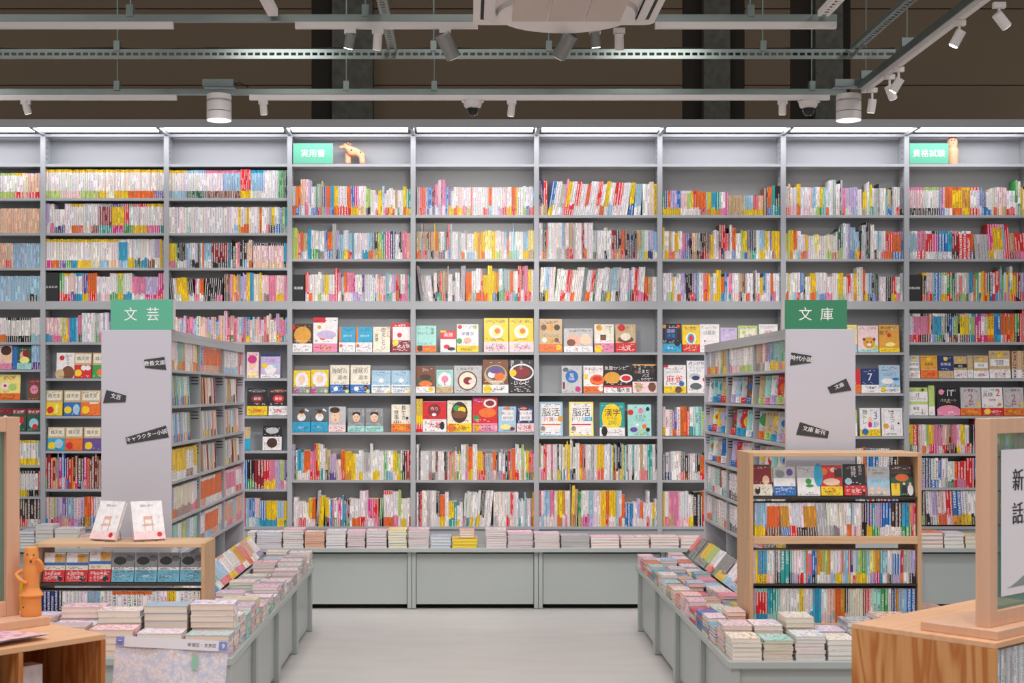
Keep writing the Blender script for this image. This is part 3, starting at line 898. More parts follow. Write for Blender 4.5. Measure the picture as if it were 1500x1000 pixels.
BAYN = ['leftmost', 'second', 'third', 'fourth', 'fifth', 'sixth', 'seventh', 'eighth', 'rightmost']

def colname(c):
    a = NAMES[c[1] if len(c) == 3 else c[0]]
    if len(c) == 1:
        return a + ' spine'
    b = NAMES[c[-1]]
    return a + ' spine' if b == a else '%s spine, %s foot' % (a, b)

wall_books = []
rowcount = {}
for bay, ys, hh, s, p0, p1, lean in ROWS:
    rng = random.Random(bay * 1000 + int(ys))
    toks = parse_row(s, hh, rng, lean)
    maxlean = [t for t in toks]
    # room taken by the lean of the last book of a right-leaning or first of a left-leaning run
    x0, x1 = wx(p0), wx(p1)
    padL = padR = 0.0
    if toks[0][3] < 0:
        padL = toks[0][1] / SW * math.sin(math.radians(-toks[0][3])) * 0.98
    if toks[-1][3] > 0:
        padR = toks[-1][1] / SW * math.sin(math.radians(toks[-1][3])) * 0.98
    tot = 0.0
    for i, t in enumerate(toks):
        tot += t[2]
    extra = 0.0
    jumps = []
    for a, b in zip(toks, toks[1:] + [None]):
        j = 0.0
        if b is not None and a[3] != b[3]:
            if a[3] > b[3]:      # tops would collide: leave a wedge
                j = 1.02 * min(a[1], b[1]) / SW * (math.tan(math.radians(a[3])) - math.tan(math.radians(b[3])))
        jumps.append(j)
        extra += j
    unit = (x1 - x0 - padL - padR - extra) / tot
    x = x0 + padL
    z = wz(ys)
    rr = SH[bay].index(ys) + 1 if ys in SH[bay] else (len(SH[bay]) + 1 if ys > 760 else 6)
    for i, (c, H, w, L) in enumerate(toks):
        ww = w * unit
        wall_books.append(dict(bay=bay, row=rr, idx=i + 1, x=x, z=z, w=ww * 0.965, h=H / SW, c=c, lean=L, ys=ys, px=VX + (x + ww / 2) * SW,
                               y=YW + 0.012 + rng.uniform(0, 0.008), seed=rng.randint(0, 1 << 30)))
        x += ww + jumps[i]

def hidden(px, y):
    if px < 28 and y > 612: return True
    if px > 1428 and y > 612: return True
    if 146 < px < 360 and y > 512: return True
    if 1032 < px < 1255 and y > 512: return True
    if 1097 < px < 1350 and y > 665: return True
    if px < 0 or px > 1500: return True
    return False

vis = [b for b in wall_books if not hidden(b['px'], b['ys'])]
vis.sort(key=lambda b: -b['w'] * b['h'])
chosen = set(id(b) for b in vis[:300])
rest = MB()
for b in wall_books:
    rng = random.Random(b['seed'])
    w, h, L = b['w'], b['h'], math.radians(b['lean'])
    w = w * math.cos(L)
    piv = w if L > 0 else 0.0
    T = Matrix.Rotation(L, 4, 'Y') @ Matrix.Translation((-piv, 0, 0))
    px = b['x'] + (b['w'] if L > 0 else 0)
    d = rng.uniform(0.115, 0.135)
    if id(b) in chosen:
        mb = MB()
        spine_book(mb, T, w, h, d, b['c'], rng)
        o = mb.build('shelf_book', ['spine', 'paper'], None, (px, b['y'], b['z'] + 0.0004))
        tag(o, '%s, %s book from left, %s row of %s wall bay' % (colname(b['c']), ordinal(b['idx']), ordinal(b['row']), BAYN[b['bay']]), 'book', 'books on the wall shelves')
    else:
        spine_book(rest, Matrix.Translation((px, b['y'], b['z'] + 0.0004)) @ T, w, h, d, b['c'], rng)
o = rest.build('shelf_books', ['spine', 'paper'])
o['kind'] = 'stuff'
tag(o, 'thin colourful book spines packed along the wall bookcase shelves', 'books')

# black divider boxes that name a section on the wall shelves
for px0, px1, ytop, ys, body, lab in ((65, 85, 399, 441, 'よみもの', 'leftmost'), (428, 446, 402, 441, '実用書', 'middle'), (1331, 1350, 402, 441, '資格試験', 'rightmost')):
    w, h = (px1 - px0) / SW, (ys - ytop) / SW
    t = empty('section_divider', (wx((px0 + px1) / 2), YW + 0.075, wz(ys) + 0.0004), 0, '%s black divider box lettered in white among the shelf books' % lab, 'divider', 'black section dividers')
    MB().box(-w / 2, -0.06, 0, w / 2, 0.06, h).build('box', 'card', t, merge=True)
    vv, ff, tw = text_geo(body)
    text_obj('lettering', body, min(0.021, w * 0.85 / max(tw, 0.1)), 'letter', t, (0, -0.0605, h * 0.5))

# ------------------------------------------------------------------ face-out display books
LAY = re.compile(r'^([rctvbe])([\d.,\-]+)([A-Za-z])(.*)$')
def display_book(name, x, y, z, w, h, d, base, layers, tilt, label, group, yaw=0.0, lean=0.0, parent=None, cat='book', micro=True):
    """standing book with printed front; layers: r rect, c circle, e ellipse, t text, v vertical text, b paper band"""
    t = empty(name, (x, y, z), 0, label, cat, group)
    Rm = Matrix.Rotation(yaw, 4, 'Z') @ Matrix.Rotation(lean, 4, 'Y') @ Matrix.Rotation(-tilt, 4, 'X')
    t.matrix_world = Matrix.Translation((x, y, z)) @ Rm
    mb = MB()
    col = PALL[base]
    pg = PAGE[0]
    cv = 0.0012
    mb.box(-w / 2, 0, 0, w / 2, cv, h, col)                       # front cover
    mb.box(-w / 2, d - cv, 0, w / 2, d, h, col)                   # back cover
    mb.box(-w / 2, cv, 0, -w / 2 + cv, d - cv, h, col)            # spine
    band = None
    bh, bandc = 0.0, base
    yy = -0.0003
    for q in layers.split(';'):
        if not q:
            continue
        g = LAY.match(q)
        k, nums, c, txt = g.groups()
        v = [float(a) for a in nums.split(',')]
        cc = PALL[c]
        tgt, y0 = (mb, yy) if band is None or (len(v) > 1 and v[1] > bh) else (band, yy - 0.0012)
        if k == 'r':
            tgt.face([((v[0] - .5) * w, y0, v[1] * h), ((v[2] - .5) * w, y0, v[1] * h), ((v[2] - .5) * w, y0, v[3] * h), ((v[0] - .5) * w, y0, v[3] * h)], cc)
        elif k in 'ce':
            rx = v[2] * w
            rz_ = (v[3] * h if k == 'e' else rx)
            n = 18
            tgt.face([((v[0] - .5) * w + rx * math.cos(6.2832 * i / n), y0, v[1] * h + rz_ * math.sin(6.2832 * i / n)) for i in range(n)], cc)
        elif k == 't':
            add_text(tgt, txt, (v[0] - .5) * w, v[1] * h, v[2] * h, y0, cc, width=w * 0.96)
        elif k == 'v':
            for i, ch in enumerate(txt):
                add_text(tgt, ch, (v[0] - .5) * w, (v[1] - i * v[2] * 1.05) * h, v[2] * h, y0, cc)
        elif k == 'b':
            band = MB()
            bh, bandc = v[0], c
            band.box(-w / 2 - 0.0006, -0.0012, 0.0004, w / 2 + 0.0006, d + 0.0006, v[0] * h, cc, skip='tb')
        yy -= 0.00018
    # lines of small print
    rs = random.Random(len(layers) * 31 + int(x * 1000))
    lo_ = bh if band else 0.0
    for tgt, v0, v1, y0, cb in ((mb, max(lo_ + 0.03, 0.86), 0.95, yy, base), (mb, lo_ + 0.04, lo_ + 0.12, yy, base)) + (((band, 0.04, bh - 0.04, yy - 0.0012, bandc),) if band else ()):
        lum = sum(PALL[cb][:3])
        ic = PALL['k'] if lum > 0.9 else PALL['w']
        vv = v0
        while micro and vv < v1 and h > 0.12:
            uu = 0.08
            while uu < 0.86:
                ln = rs.uniform(0.03, 0.10)
                if rs.random() < 0.42:
                    a, b_ = (uu - .5) * w, (min(uu + ln, 0.94) - .5) * w
                    tgt.face([(a, y0, vv * h), (b_, y0, vv * h), (b_, y0, (vv + .016) * h), (a, y0, (vv + .016) * h)], ic)
                uu += ln + 0.035
            vv += 0.045
    mb.build('cover', 'print', t)
    MB().box(-w / 2 + cv, cv, 0.002, w / 2 - 0.002, d - cv, h - 0.002, pg).build('page_block', 'paper', t)
    if band:
        band.build('paper_band', 'print', t)
    return t

# bay, shelf y, row name, [(px0, px1, ytop, what it looks like, base colour, layers)]
CHAIR = 'r.36,.40,.64,.41z;r.36,.52,.64,.60z;r.36,.22,.39,.55z;r.61,.22,.64,.55z;r.30,.36,.70,.39z'
EGG = 'e.5,.6,.3,.2w;c.52,.6,.2Y;c.55,.62,.12o;t.5,.93,.07kまいにちごはん;t.5,.38,.06kおうちごはん;b.3P;t.3,.15,.13d10;t.65,.15,.1m万部!!'
FACE = 'e.5,.62,.22,.2f;e.5,.74,.24,.1k;e.5,.6,.2,.16f;c.42,.62,.03k;c.58,.62,.03k;e.5,.5,.05,.02r;v.9,.9,.07wはだの本'
GIRL = 'r0,.4,1,1q;e.5,.6,.24,.16w;e.5,.72,.13,.12f;e.5,.82,.15,.08S;c.75,.9,.07w;c.85,.86,.06w'
SEN = 'r0,.52,1,1x;r.06,.6,.94,.95e;t.5,.78,.15S銭天堂;'
TAN = 'c.5,.85,.14y;'
EIKEN2 = 'c.5,.66,.42p;c.5,.66,.39g;t.5,.9,.09k英検;t.5,.62,.34r2;t.5,.42,.08k準拠;c.86,.42,.09y;b.27o;t.5,.13,.11y予想問題'
COVERS = [
 (0, 541, [(-6, 16, 506, 'manga cover with dark-haired face', 'P', 'e.6,.55,.35,.3f;e.6,.78,.36,.2S;b.25p'), (17, 24, 506, 'blue comic seen narrow edge', 'b', ''),
           (24, 45, 508, 'green comic cover with crowd', 'N', 'e.4,.6,.25,.2z;e.6,.7,.25,.16d;e.5,.4,.35,.15Y;b.28T')]),
 (0, 586, [(-4, 28, 549, 'bright comic cover with orange foot', 'Y', 'e.3,.55,.2,.14w;e.65,.5,.2,.14L;t.5,.86,.16rまんが;c.3,.56,.07r;b.26o'),
           (40, 57, 556, 'small dark comic cover with pink blob', 's', 'e.5,.5,.36,.22p;r0,.8,1,1d;c.4,.5,.05k;c.62,.5,.05k')]),
 (0, 632, [(-2, 14, 599, 'first green comic cover', 'N', 'e.5,.5,.3,.2w;r0,.75,1,1d'), (15, 36, 599, 'second green comic cover', 'N', 'e.4,.4,.3,.2w;r0,.75,1,1d;t.5,.86,.16wまんが;e.7,.5,.2,.15r'),
           (38, 58, 599, 'third green comic cover', 'N', 'e.5,.35,.35,.22l;r0,.75,1,1d;t.5,.86,.16wまんが;e.6,.2,.2,.12r')]),
 (1, 554, [(81, 108, 517, 'white and brown animal cover', 'w', 'c.3,.8,.14r;v.62,.85,.13kおやつ;e.65,.2,.35,.28s;e.2,.15,.25,.2x'),
           (107, 133, 517, 'tan-topped red cover', 'r', SEN + 'e.25,.2,.2,.14y;c.55,.4,.15w;c.8,.4,.15w'), (134, 160, 517, 'tan-topped green cover', 'n', SEN + 'e.5,.22,.25,.15o')]),
 (1, 609, [(65, 90, 572, 'tan-topped yellow cover', 'y', SEN + 'c.3,.22,.2r;r.6,.05,.75,.45Y'), (92, 117, 572, 'tan-topped blue cover', 'b', SEN + 'c.25,.22,.22y;e.75,.25,.2,.2l'),
           (117, 146, 572, 'tan-topped orange cover', 'o', SEN + 'c.25,.22,.2y;r.45,.46,.9,.52w')]),
 (1, 660, [(68, 94, 626, 'tan-topped cyan cover', 'c', SEN + 'c.25,.2,.22y;e.65,.28,.25,.2l'), (94, 120, 626, 'tan-topped amber cover', 'o', SEN + 'c.25,.2,.2r'),
           (121, 147, 626, 'tan-topped purple cover', 'u', SEN + 'c.3,.2,.22y')]),
 (2, 554, [(361, 378, 516, 'pink girl manga cover', 'P', 'e.45,.55,.3,.24f;e.45,.72,.4,.16m;t.5,.92,.12mドリル;r.1,.05,.9,.2Y'),
           (381, 410, 518, 'lilac and white cover', 'v', 'r0,.88,1,1B;e.5,.35,.3,.2w;t.5,.72,.13uことば;r0,0,1,.14w;e.2,.5,.15,.1y;e.8,.5,.15,.1l')]),
 (2, 609, [(361, 391, 569, 'left black game guide', 'k', 'e.5,.62,.3,.14d;t.5,.62,.12w最強;b.35y;t.5,.17,.14r図鑑;e.5,.9,.45,.06q'), (393, 421, 569, 'right black game guide', 'k', 'e.5,.62,.3,.14r;t.5,.62,.12w最強;b.35w;t.5,.17,.14r図鑑;e.5,.9,.45,.06s')]),
 (2, 660, [(357, 366, 626, 'blue cover beside gondola', 'c', 'r0,.5,1,1x'), (384, 412, 624, 'black and white ornate cover', 'k', 'e.5,.8,.35,.13g;b.55w;e.5,.3,.28,.2S')]),
 (3, 516, [(428, 457, 474, 'dark cover with orange moon', 'S', 'c.5,.6,.44j;r0,.8,.12,.98r;b.3w'), (458, 494, 465, 'white cover with orange mascot pattern', 'w', 'r0,.85,.5,1r;c.4,.45,.16o;c.75,.45,.1o;c.25,.72,.08j;e.55,.5,.4,.12v;b.25p;t.5,.12,.16y1位'),
           (496, 520, 479, 'left teal and white booklet', 'c', 'r0,0,.12,1o;t.55,.65,.08w自分の本;b.38w;c.12,.25,.1o'), (521, 545, 479, 'right teal and white booklet', 'c', 'r0,0,.12,1o;t.55,.65,.08w自分の本;b.38w;c.12,.25,.1o'),
           (546, 571, 479, 'cream cover with large vertical title', 'e', 'v.62,.88,.17k否定しない;v.2,.65,.15k習慣;v.9,.92,.13r子ども'), (573, 603, 473, 'red and white psychology cover', 'r', 'r.06,.4,.94,.86w;t.5,.92,.08w心理学;c.4,.58,.12r;b.4d;c.2,.32,.16y;t.6,.2,.13w大人気')]),
 (3, 576, [(429, 454, 543, 'left yellow cover', 'y', 'e.5,.55,.4,.4w;e.5,.6,.2,.2a;b.28G;c.15,.1,.12m;c.85,.08,.1L'), (455, 481, 542, 'second yellow cover', 'y', 'e.5,.6,.42,.36w;e.5,.6,.2,.18a;b.28G;c.12,.1,.14m;c.85,.08,.1L'),
           (483, 511, 535, 'left sleep guide cover', 'e', 't.5,.78,.17q睡眠の;t.65,.56,.16q基本;b.3b;c.3,.15,.12w;e.78,.18,.12,.12S;c.9,.06,.1L'), (513, 542, 535, 'right sleep guide cover', 'e', 't.5,.78,.17q睡眠の;t.65,.56,.16q基本;b.3b;c.3,.15,.12w;e.78,.18,.12,.12S;c.9,.06,.1L'),
           (544, 572, 543, 'left pale blue cover', 'l', 't.5,.8,.1qやさしく;e.5,.56,.14,.1w;b.36w;r.05,.25,.95,.3c;t.5,.1,.1q生きる;c.9,.05,.08y'), (573, 602, 543, 'right pale blue cover', 'l', 't.5,.8,.1qやさしく;e.5,.56,.14,.1w;b.36w;r.05,.25,.95,.3c;t.5,.1,.1q生きる;c.9,.05,.08y')]),
 (3, 633, [(428, 454, 597, 'first charcoal cover with seated girl', 'c', GIRL + ';b.36c;t.5,.18,.1w自分'), (455, 480, 597, 'second charcoal cover with seated girl', 'c', GIRL + ';b.36c;t.5,.18,.1w自分'),
           (481, 506, 596, 'pale portrait cover', 'g', 'e.4,.62,.26,.26f;e.35,.86,.3,.12S;c.35,.65,.03k;e.4,.47,.06,.02r;b.28P'), (509, 534, 598, 'left hairband portrait cover', 'G', FACE + ';b.24T;t.5,.12,.14t1位'),
           (535, 561, 598, 'right hairband portrait cover', 'G', FACE + ';b.24T;t.5,.12,.14t1位'), (573, 602, 593, 'cream diet book cover', 'e', 'v.62,.88,.17k長生き;v.25,.72,.18k食事術;c.8,.5,.08B;b.3o;t.5,.15,.14y話題作')]),
 (4, 516, [(609, 639, 477, 'mint cover with bold title', 'T', 't.45,.72,.13qおいしい;v.82,.85,.12k栄養;b.25o;e.2,.14,.14,.12k;t.65,.12,.13yくわしい'), (645, 668, 484, 'small red food guide', 'w', 'r0,.6,1,1r;t.5,.8,.2w薬膳;r0,.9,.35,1y;e.4,.25,.2,.1r;e.7,.15,.25,.08k'),
           (669, 701, 475, 'white nutrition cover', 'w', 't.5,.66,.14B栄養学;c.14,.9,.1r;c.12,.4,.13n;e.5,.42,.18,.1z;c.85,.9,.1L;b.24y;t.4,.12,.11kわかる'), (709, 745, 466, 'left yellow egg bowl cookbook', 'y', EGG), (746, 782, 466, 'right yellow egg bowl cookbook', 'y', EGG)]),
 (4, 576, [(609, 637, 537, 'brown hotpot cookbook', 's', 'e.45,.42,.4,.2N;e.5,.34,.34,.12o;e.5,.6,.3,.1S;t.5,.85,.08wスープ;b.24w;c.8,.13,.13y'), (639, 664, 542, 'pale green cover with tree', 'T', 'e.5,.55,.4,.35w;e.5,.6,.2,.15p;r.48,.35,.52,.5s;b.28x'),
           (665, 706, 536, 'grey cover with round soup bowl', 'g', 't.45,.88,.11q鍋スープ;c.48,.45,.36s;c.48,.45,.31e;e.5,.45,.17,.14d;e.62,.42,.1,.08P;t.5,.05,.06q レシピ'), (707, 745, 527, 'brown cookbook with steamer', 's', 'e.5,.55,.45,.3x;e.5,.6,.38,.22q;e.35,.55,.15,.1w;e.65,.5,.2,.12o;e.5,.68,.25,.1u;b.25w;c.18,.12,.16y;t.6,.12,.09kせいろ'),
           (746, 783, 527, 'black cookbook with stew plate', 'k', 'e.5,.62,.5,.26w;e.5,.62,.43,.21S;e.5,.62,.35,.16d;v.12,.93,.1w鶏むね;v.48,.93,.09wすごい;b.24k;c.15,.6,.14y;t.5,.3,.15wレシピ')]),
 (4, 633, [(619, 654, 588, 'red cookbook with round emblem', 'p', 'r0,.42,1,.98r;c.48,.7,.28d;t.48,.75,.12w作り;e.48,.56,.1,.05w;b.4w;t.5,.22,.2r大賞;e.82,.2,.1,.13k'), (655, 691, 587, 'beige lunchbox cookbook', 'e', 'e.5,.62,.34,.34S;e.4,.75,.15,.1n;e.6,.7,.16,.1y;e.5,.55,.3,.12s;b.27y;c.16,.13,.17o;t.5,.13,.12r大人気'),
           (692, 729, 582, 'pink cookbook with tomatoes', 'r', 'e.7,.82,.26,.13w;e.7,.82,.18,.08d;r0,.85,.35,1m;e.35,.4,.2,.12r;e.15,.4,.12,.08n;e.6,.55,.35,.14o;b.25p;c.18,.12,.16j;t.62,.12,.1wつくりおき'), (730, 756, 596, 'pale blue small cookbook', 'l', 'r.2,.45,.88,.85w;t.54,.74,.12q朝ごはん;t.54,.55,.12q研究部;e.5,.93,.2,.05o;e.4,.2,.3,.1Y;e.8,.12,.14,.08d'),
           (757, 783, 596, 'dark blue small cookbook', 'B', 'r.16,.45,.86,.85w;t.5,.74,.12qおつまみ;t.5,.55,.12q研究部;e.4,.93,.2,.05o;b.34P;t.6,.18,.15r入賞')]),
 (5, 516, [(790, 824, 467, 'brown bread recipe book', 'x', 'c.2,.74,.13s;c.5,.74,.14j;c.78,.74,.13S;t.5,.5,.1Sパンレシピ;c.22,.36,.11e;c.5,.36,.11j;c.76,.36,.1s;t.5,.9,.07rベーグル;b.24o;c.85,.14,.12y'), (826, 869, 481, 'wide cookie photo book', 'g', 't.5,.9,.1qお菓子の本;e.35,.5,.25,.25z;e.25,.4,.15,.15s;e.75,.52,.2,.25a;b.24w;t.4,.1,.09r人気'),
           (871, 900, 475, 'cream pudding cookbook', 'e', 'e.45,.42,.38,.1w;r.3,.42,.6,.62s;r.3,.57,.6,.62S;c.25,.87,.16j;v.8,.88,.09qおやつ;b.32p;c.2,.12,.2y'), (902, 932, 475, 'tan panna cotta cookbook', 'x', 'e.5,.45,.4,.12s;e.5,.55,.25,.14e;c.3,.87,.18r;v.8,.88,.09wおやつ;b.33r;t.5,.15,.17w大賞')]),
 (5, 576, [(823, 853, 536, 'silver cover with blue disc', 'g', 'c.5,.6,.32b;t.5,.66,.15w塩;t.5,.52,.1w図鑑;c.8,.14,.14m;r.05,.15,.16,.4d;e.2,.85,.15,.08q'), (855, 884, 536, 'white pasta cookbook', 'w', 't.5,.86,.15rアイラップ;t.45,.75,.08qレシピ;e.7,.48,.38,.2o;e.7,.52,.25,.1r;r.05,.5,.22,.68y;b.25o;c.87,.15,.13w'),
           (885, 926, 533, 'black cookbook with gold rice', 'k', 't.42,.85,.14w魚屋レシピ;e.3,.52,.3,.2j;e.8,.5,.24,.14w;e.8,.5,.17,.1r;b.25w;t.7,.1,.14k準大賞;r0,.19,1,.25r'), (927, 963, 532, 'black viral recipe book', 'k', 'r0,.92,1,.96j;v.3,.8,.1wまだ;t.55,.72,.13wまだ;t.55,.58,.11wバズ;t.55,.46,.1wレシピ;c.15,.7,.08s;c.85,.75,.09S;b.38P;e.25,.2,.15,.15x;e.8,.2,.16,.15s')]),
 (5, 639, [(790, 825, 589, 'pale blue brain drill book', 'l', 'r.08,.04,.9,.94w;t.5,.7,.25k脳活;t.4,.49,.14r計算;t.7,.49,.1qドリル;c.9,.5,.12j;r.1,.32,.9,.35o;c.16,.16,.1f;c.16,.22,.1G'), (834, 870, 589, 'yellow-edged brain drill book', 'Y', 'r.08,.04,.92,.94w;t.5,.7,.25k脳活;t.4,.49,.14kドリル;r.65,.44,.95,.55c;t.8,.495,.1w100;r.1,.32,.9,.35r;c.18,.16,.1f;c.18,.22,.1G'),
           (879, 916, 590, 'teal and yellow kanji drill book', 't', 'e.48,.55,.4,.42y;r.12,.3,.85,.7y;t.5,.7,.22k漢字;t.5,.53,.1kドリル;t.5,.4,.16n200;b.25w;e.18,.14,.12,.15k;c.18,.3,.07f'), (920, 955, 593, 'mint puzzle book with icons', 'T', 'c.12,.75,.12r;c.55,.8,.12p;t.55,.62,.11qとける;t.5,.52,.1qパズル;e.25,.2,.16,.08u;c.7,.3,.1o;c.85,.85,.08B;c.85,.2,.09k;c.4,.35,.08w;c.55,.12,.09L')]),
 (6, 516, [(969, 999, 474, 'dark quiz book with teal band', 'k', 'r.2,.45,.8,.85B;t.5,.74,.13g図解;t.5,.58,.13c大全;c.15,.9,.1j;c.85,.9,.1r;b.3c;t.45,.15,.1w知る;c.8,.3,.14k'), (1000, 1026, 476, 'yellow cover with blue figure', 'y', 't.5,.86,.13bだるま;e.5,.5,.3,.22w;e.5,.5,.2,.18c;e.5,.5,.12,.12r;b.28r;t.5,.13,.1yよろこぶ'),
           (1026, 1055, 475, 'white horoscope cover', 'w', 't.5,.7,.14q12星座;e.5,.25,.35,.18P;e.5,.25,.28,.13w;c.25,.4,.04k;c.75,.3,.04y'), (1056, 1081, 480, 'lavender small cover', 'v', 't.45,.7,.1w占い;e.6,.3,.25,.15w'),
           (1082, 1111, 477, 'pale green patterned cover', 'L', 'r.1,.1,.9,.9e;t.5,.6,.15n言葉;c.3,.75,.1L;c.7,.35,.12L'), (1113, 1141, 475, 'white and red patterned cover', 'w', 't.5,.7,.15r運勢;c.25,.4,.1z;c.7,.45,.12r;c.5,.2,.1L')]),
 (6, 576, [(973, 1006, 535, 'white mahjong guide', 'w', 'r0,.92,.2,1r;t.5,.85,.08kいちばん;t.45,.75,.08kわかりやすい;t.48,.5,.28r麻雀;c.8,.33,.12b;b.24y;e.65,.12,.15,.12s'), (1007, 1036, 527, 'white model kit guide', 'w', 'r0,.97,1,1B;t.5,.88,.11kガンプラ;t.5,.76,.08bテクニック;t.45,.67,.08bバイブル;e.4,.5,.3,.1g;e.45,.45,.2,.07B;e.45,.2,.3,.1q;c.9,.4,.1r')]),
 (7, 516, [(1240, 1257, 476, 'yellow edged cover', 'Y', 'r0,0,1,.3l'), (1258, 1288, 477, 'pink cover with clay bear', 'P', 'e.55,.35,.3,.22j;c.3,.48,.08s;c.8,.48,.08s;c.45,.38,.035k;c.65,.38,.035k;e.55,.28,.1,.05w;r0,0,1,.1T;c.88,.18,.13L'), (1289, 1319, 476, 'amber picture book', 'j', 't.35,.9,.1kぜんぶ;t.25,.72,.16k絵で;t.75,.85,.12w見て;c.5,.62,.1r;e.55,.28,.25,.08Y;r0,0,1,.15y')]),
 (7, 576, [(1236, 1262, 541, 'red cover tucked behind gondola', 'r', 'b.35o'), (1263, 1289, 540, 'blue number seven book', 'B', 't.5,.65,.4w7;b.33w;t.5,.2,.09Bの習慣'), (1289, 1320, 535, 'pale blue fish cover', 'l', 't.3,.82,.08q最高の;t.5,.67,.12bつながり;c.75,.85,.17p;c.75,.85,.15l;e.4,.42,.3,.1w;e.8,.5,.16,.05b;b.2w;c.2,.13,.13y;t.6,.1,.08b空き家')]),
 (7, 639, [(1240, 1257, 601, 'pale green edged cover', 'L', 'r0,0,1,.5w'), (1261, 1291, 598, 'yellow and white muscle book', 'w', 'v.25,.85,.17k筋トレ;t.78,.72,.32b3;t.8,.42,.18b秒;e.5,.5,.1,.2f;e.5,.4,.1,.1m;b.24y;c.25,.15,.16b'), (1293, 1324, 598, 'white golf primer', 'w', 'r.1,.08,.9,.92g;r.12,.09,.88,.91w;v.5,.85,.15kゴルフ;v.5,.37,.13k入門;c.2,.35,.13j;c.8,.45,.05k')]),
 (8, 554.5, [(1331, 1349, 521, 'silver language workbook', 'g', TAN + 'r.1,.45,.9,.72w;t.5,.62,.13k英単語;b.33w;t.5,.15,.13r改訂'), (1350, 1375, 521, 'gold language workbook with red foot', 'j', TAN + 't.5,.62,.12k英単語;r.1,.35,.9,.4x;b.36o;t.6,.18,.15r特急'),
           (1376, 1398, 521, 'blue language workbook', 'B', TAN + 't.5,.62,.14w英単語;b.33x'), (1399, 1418, 522, 'tan workbook with black stripe', 'x', TAN + 'r0,.48,1,.65k;t.5,.56,.1w特急;b.36w;t.5,.15,.13r改訂'), (1419, 1427, 521, 'narrow tan workbook', 'x', 'b.36w'),
           (1428, 1450, 521, 'small tan workbook with white stripe', 'x', TAN + 'r.05,.45,.95,.7w;t.5,.57,.12q特急;b.33w;t.5,.15,.13r英語'), (1451, 1482, 514, 'large tan workbook', 'x', TAN + 'r.05,.45,.95,.7w;t.5,.62,.1k問題集;t.5,.52,.08k英単語;b.32w;t.5,.15,.13p改訂版')]),
 (8, 609, [(1332, 1361, 568, 'white and green exam guide', 'w', 'r0,.85,1,1L;r0,.4,1,.5L;t.5,.72,.16qIT;t.5,.6,.11qパスポート;c.75,.92,.08s;t.7,.14,.22r1;t.4,.25,.1q教室'), (1362, 1371, 565, 'pale green exam guide edge', 'L', 'r0,0,1,.3w'),
           (1374, 1408, 568, 'black exam guide with pink dome', 'k', 't.6,.8,.28wIT;c.2,.84,.12p;t.5,.55,.11wパスポート;t.5,.47,.05y教科書;e.5,.17,.52,.2p;r0,0,1,.18p;t.6,.12,.1w合格'), (1409, 1439, 568, 'first grey exam drill with ringed two', 'g', EIKEN2),
           (1440, 1471, 568, 'red and white exam drill', 'w', 't.3,.75,.16k英検;t.78,.82,.34r2;t.5,.92,.06q出る順;t.5,.56,.08r問題集;c.85,.4,.08j;b.28r;c.25,.14,.15y;t.65,.14,.1w音声'), (1472, 1502, 568, 'second grey exam drill with ringed two', 'g', EIKEN2)]),
]
for bay, ys, lst in COVERS:
    rr = SH[bay].index(ys) + 1
    for i, (a, b, yt, desc, base, lay) in enumerate(lst):
        w, h = (b - a) / SW * 0.985, (ys - yt) / SW
        tl = math.radians(6)
        display_book('display_book', wx((a + b) / 2), YW + 0.018, wz(ys) + 0.003, w, h / math.cos(tl), 0.014, base, lay, tl,
                     '%s facing out, %s row of %s wall bay' % (desc, ordinal(rr), BAYN[bay]), 'face-out books on the wall shelves')
# three narrow yellow and red books beside the red cookbook
for i in range(3):
    mb = MB()
    spine_book(mb, Matrix.Identity(4), 3.2 / SW, 49 / SW, 0.12, 'yr', random.Random(5))
    o = mb.build('shelf_book', ['spine', 'paper'], None, (wx(609 + i * 3.4), YW + 0.012, wz(633) + 0.0004))
    tag(o, '%s of three thin yellow-and-red books left of the red cookbook' % ordinal(i + 1), 'book', 'books on the wall shelves')

# ------------------------------------------------------------------ pocket paperbacks on the gondolas
def fill(s, L, rng, unit=None):
    """book list for a run of length L metres: [(cols, width, h)]"""
    toks = parse_row(s, 0, rng)
    tot = sum(t[2] for t in toks)
    return [(t[0], t[2] * L / tot) for t in toks]

GON = {
 'left': [  # rows from the top; three bays from near to far
  ['e3 wj3 Pw3 tj7 xo3 w6 wa3 rw1 wo2 Yj3', 'wbp6 woz16 wos3', 'lwl16 wl5 dr3 rw2'],
  None, None,
  ['yw6 yyw12 yws8 yw4', None, None],
  ['ty2 bj3 eo3 es20 wp6 wo2', 'woz10 wow12 oow8', 'Pp4 Ppw14 pwr8'],
  ['tw4 Tw6 wl3 Lw6 lw5 wt4 TL4', 'lws8 wol9 woz8 wl4', 'vzw6 wzp9 la5 zp8'],
  ['wl8 lw8 wc6 tw6', 'wlr10 zwy6 wp8', 'yjw6 wro5 zw8 ywu8']],
 'right': [
  ['tny6 tp4 ty6 by3 Bw4 rw2 wB2 dx3 xk5', 'bw3 LwL14 LwP8 wp3', 'pw2 ny3 oy2 Ln3 eP4 wo3 gy5 wr2 lo3'],
  None, None, None,
  ['wk6 wg6 kw5 wk8', 'eo6 wN3 rw2 wk8', 'wt6 dw3 Tw6 wr3 wT6'],
  ['y7 yk2 wk9 wr6', 'yyw6 kw6 wk8', 'wo5 we7 gT6 wo5'],
  ['wl9 wo7 ky4 wrl5', 'wl8 ky6 kN5 wr6', 'LN5 yk5 kN8 rk4']]}
gon_books = []
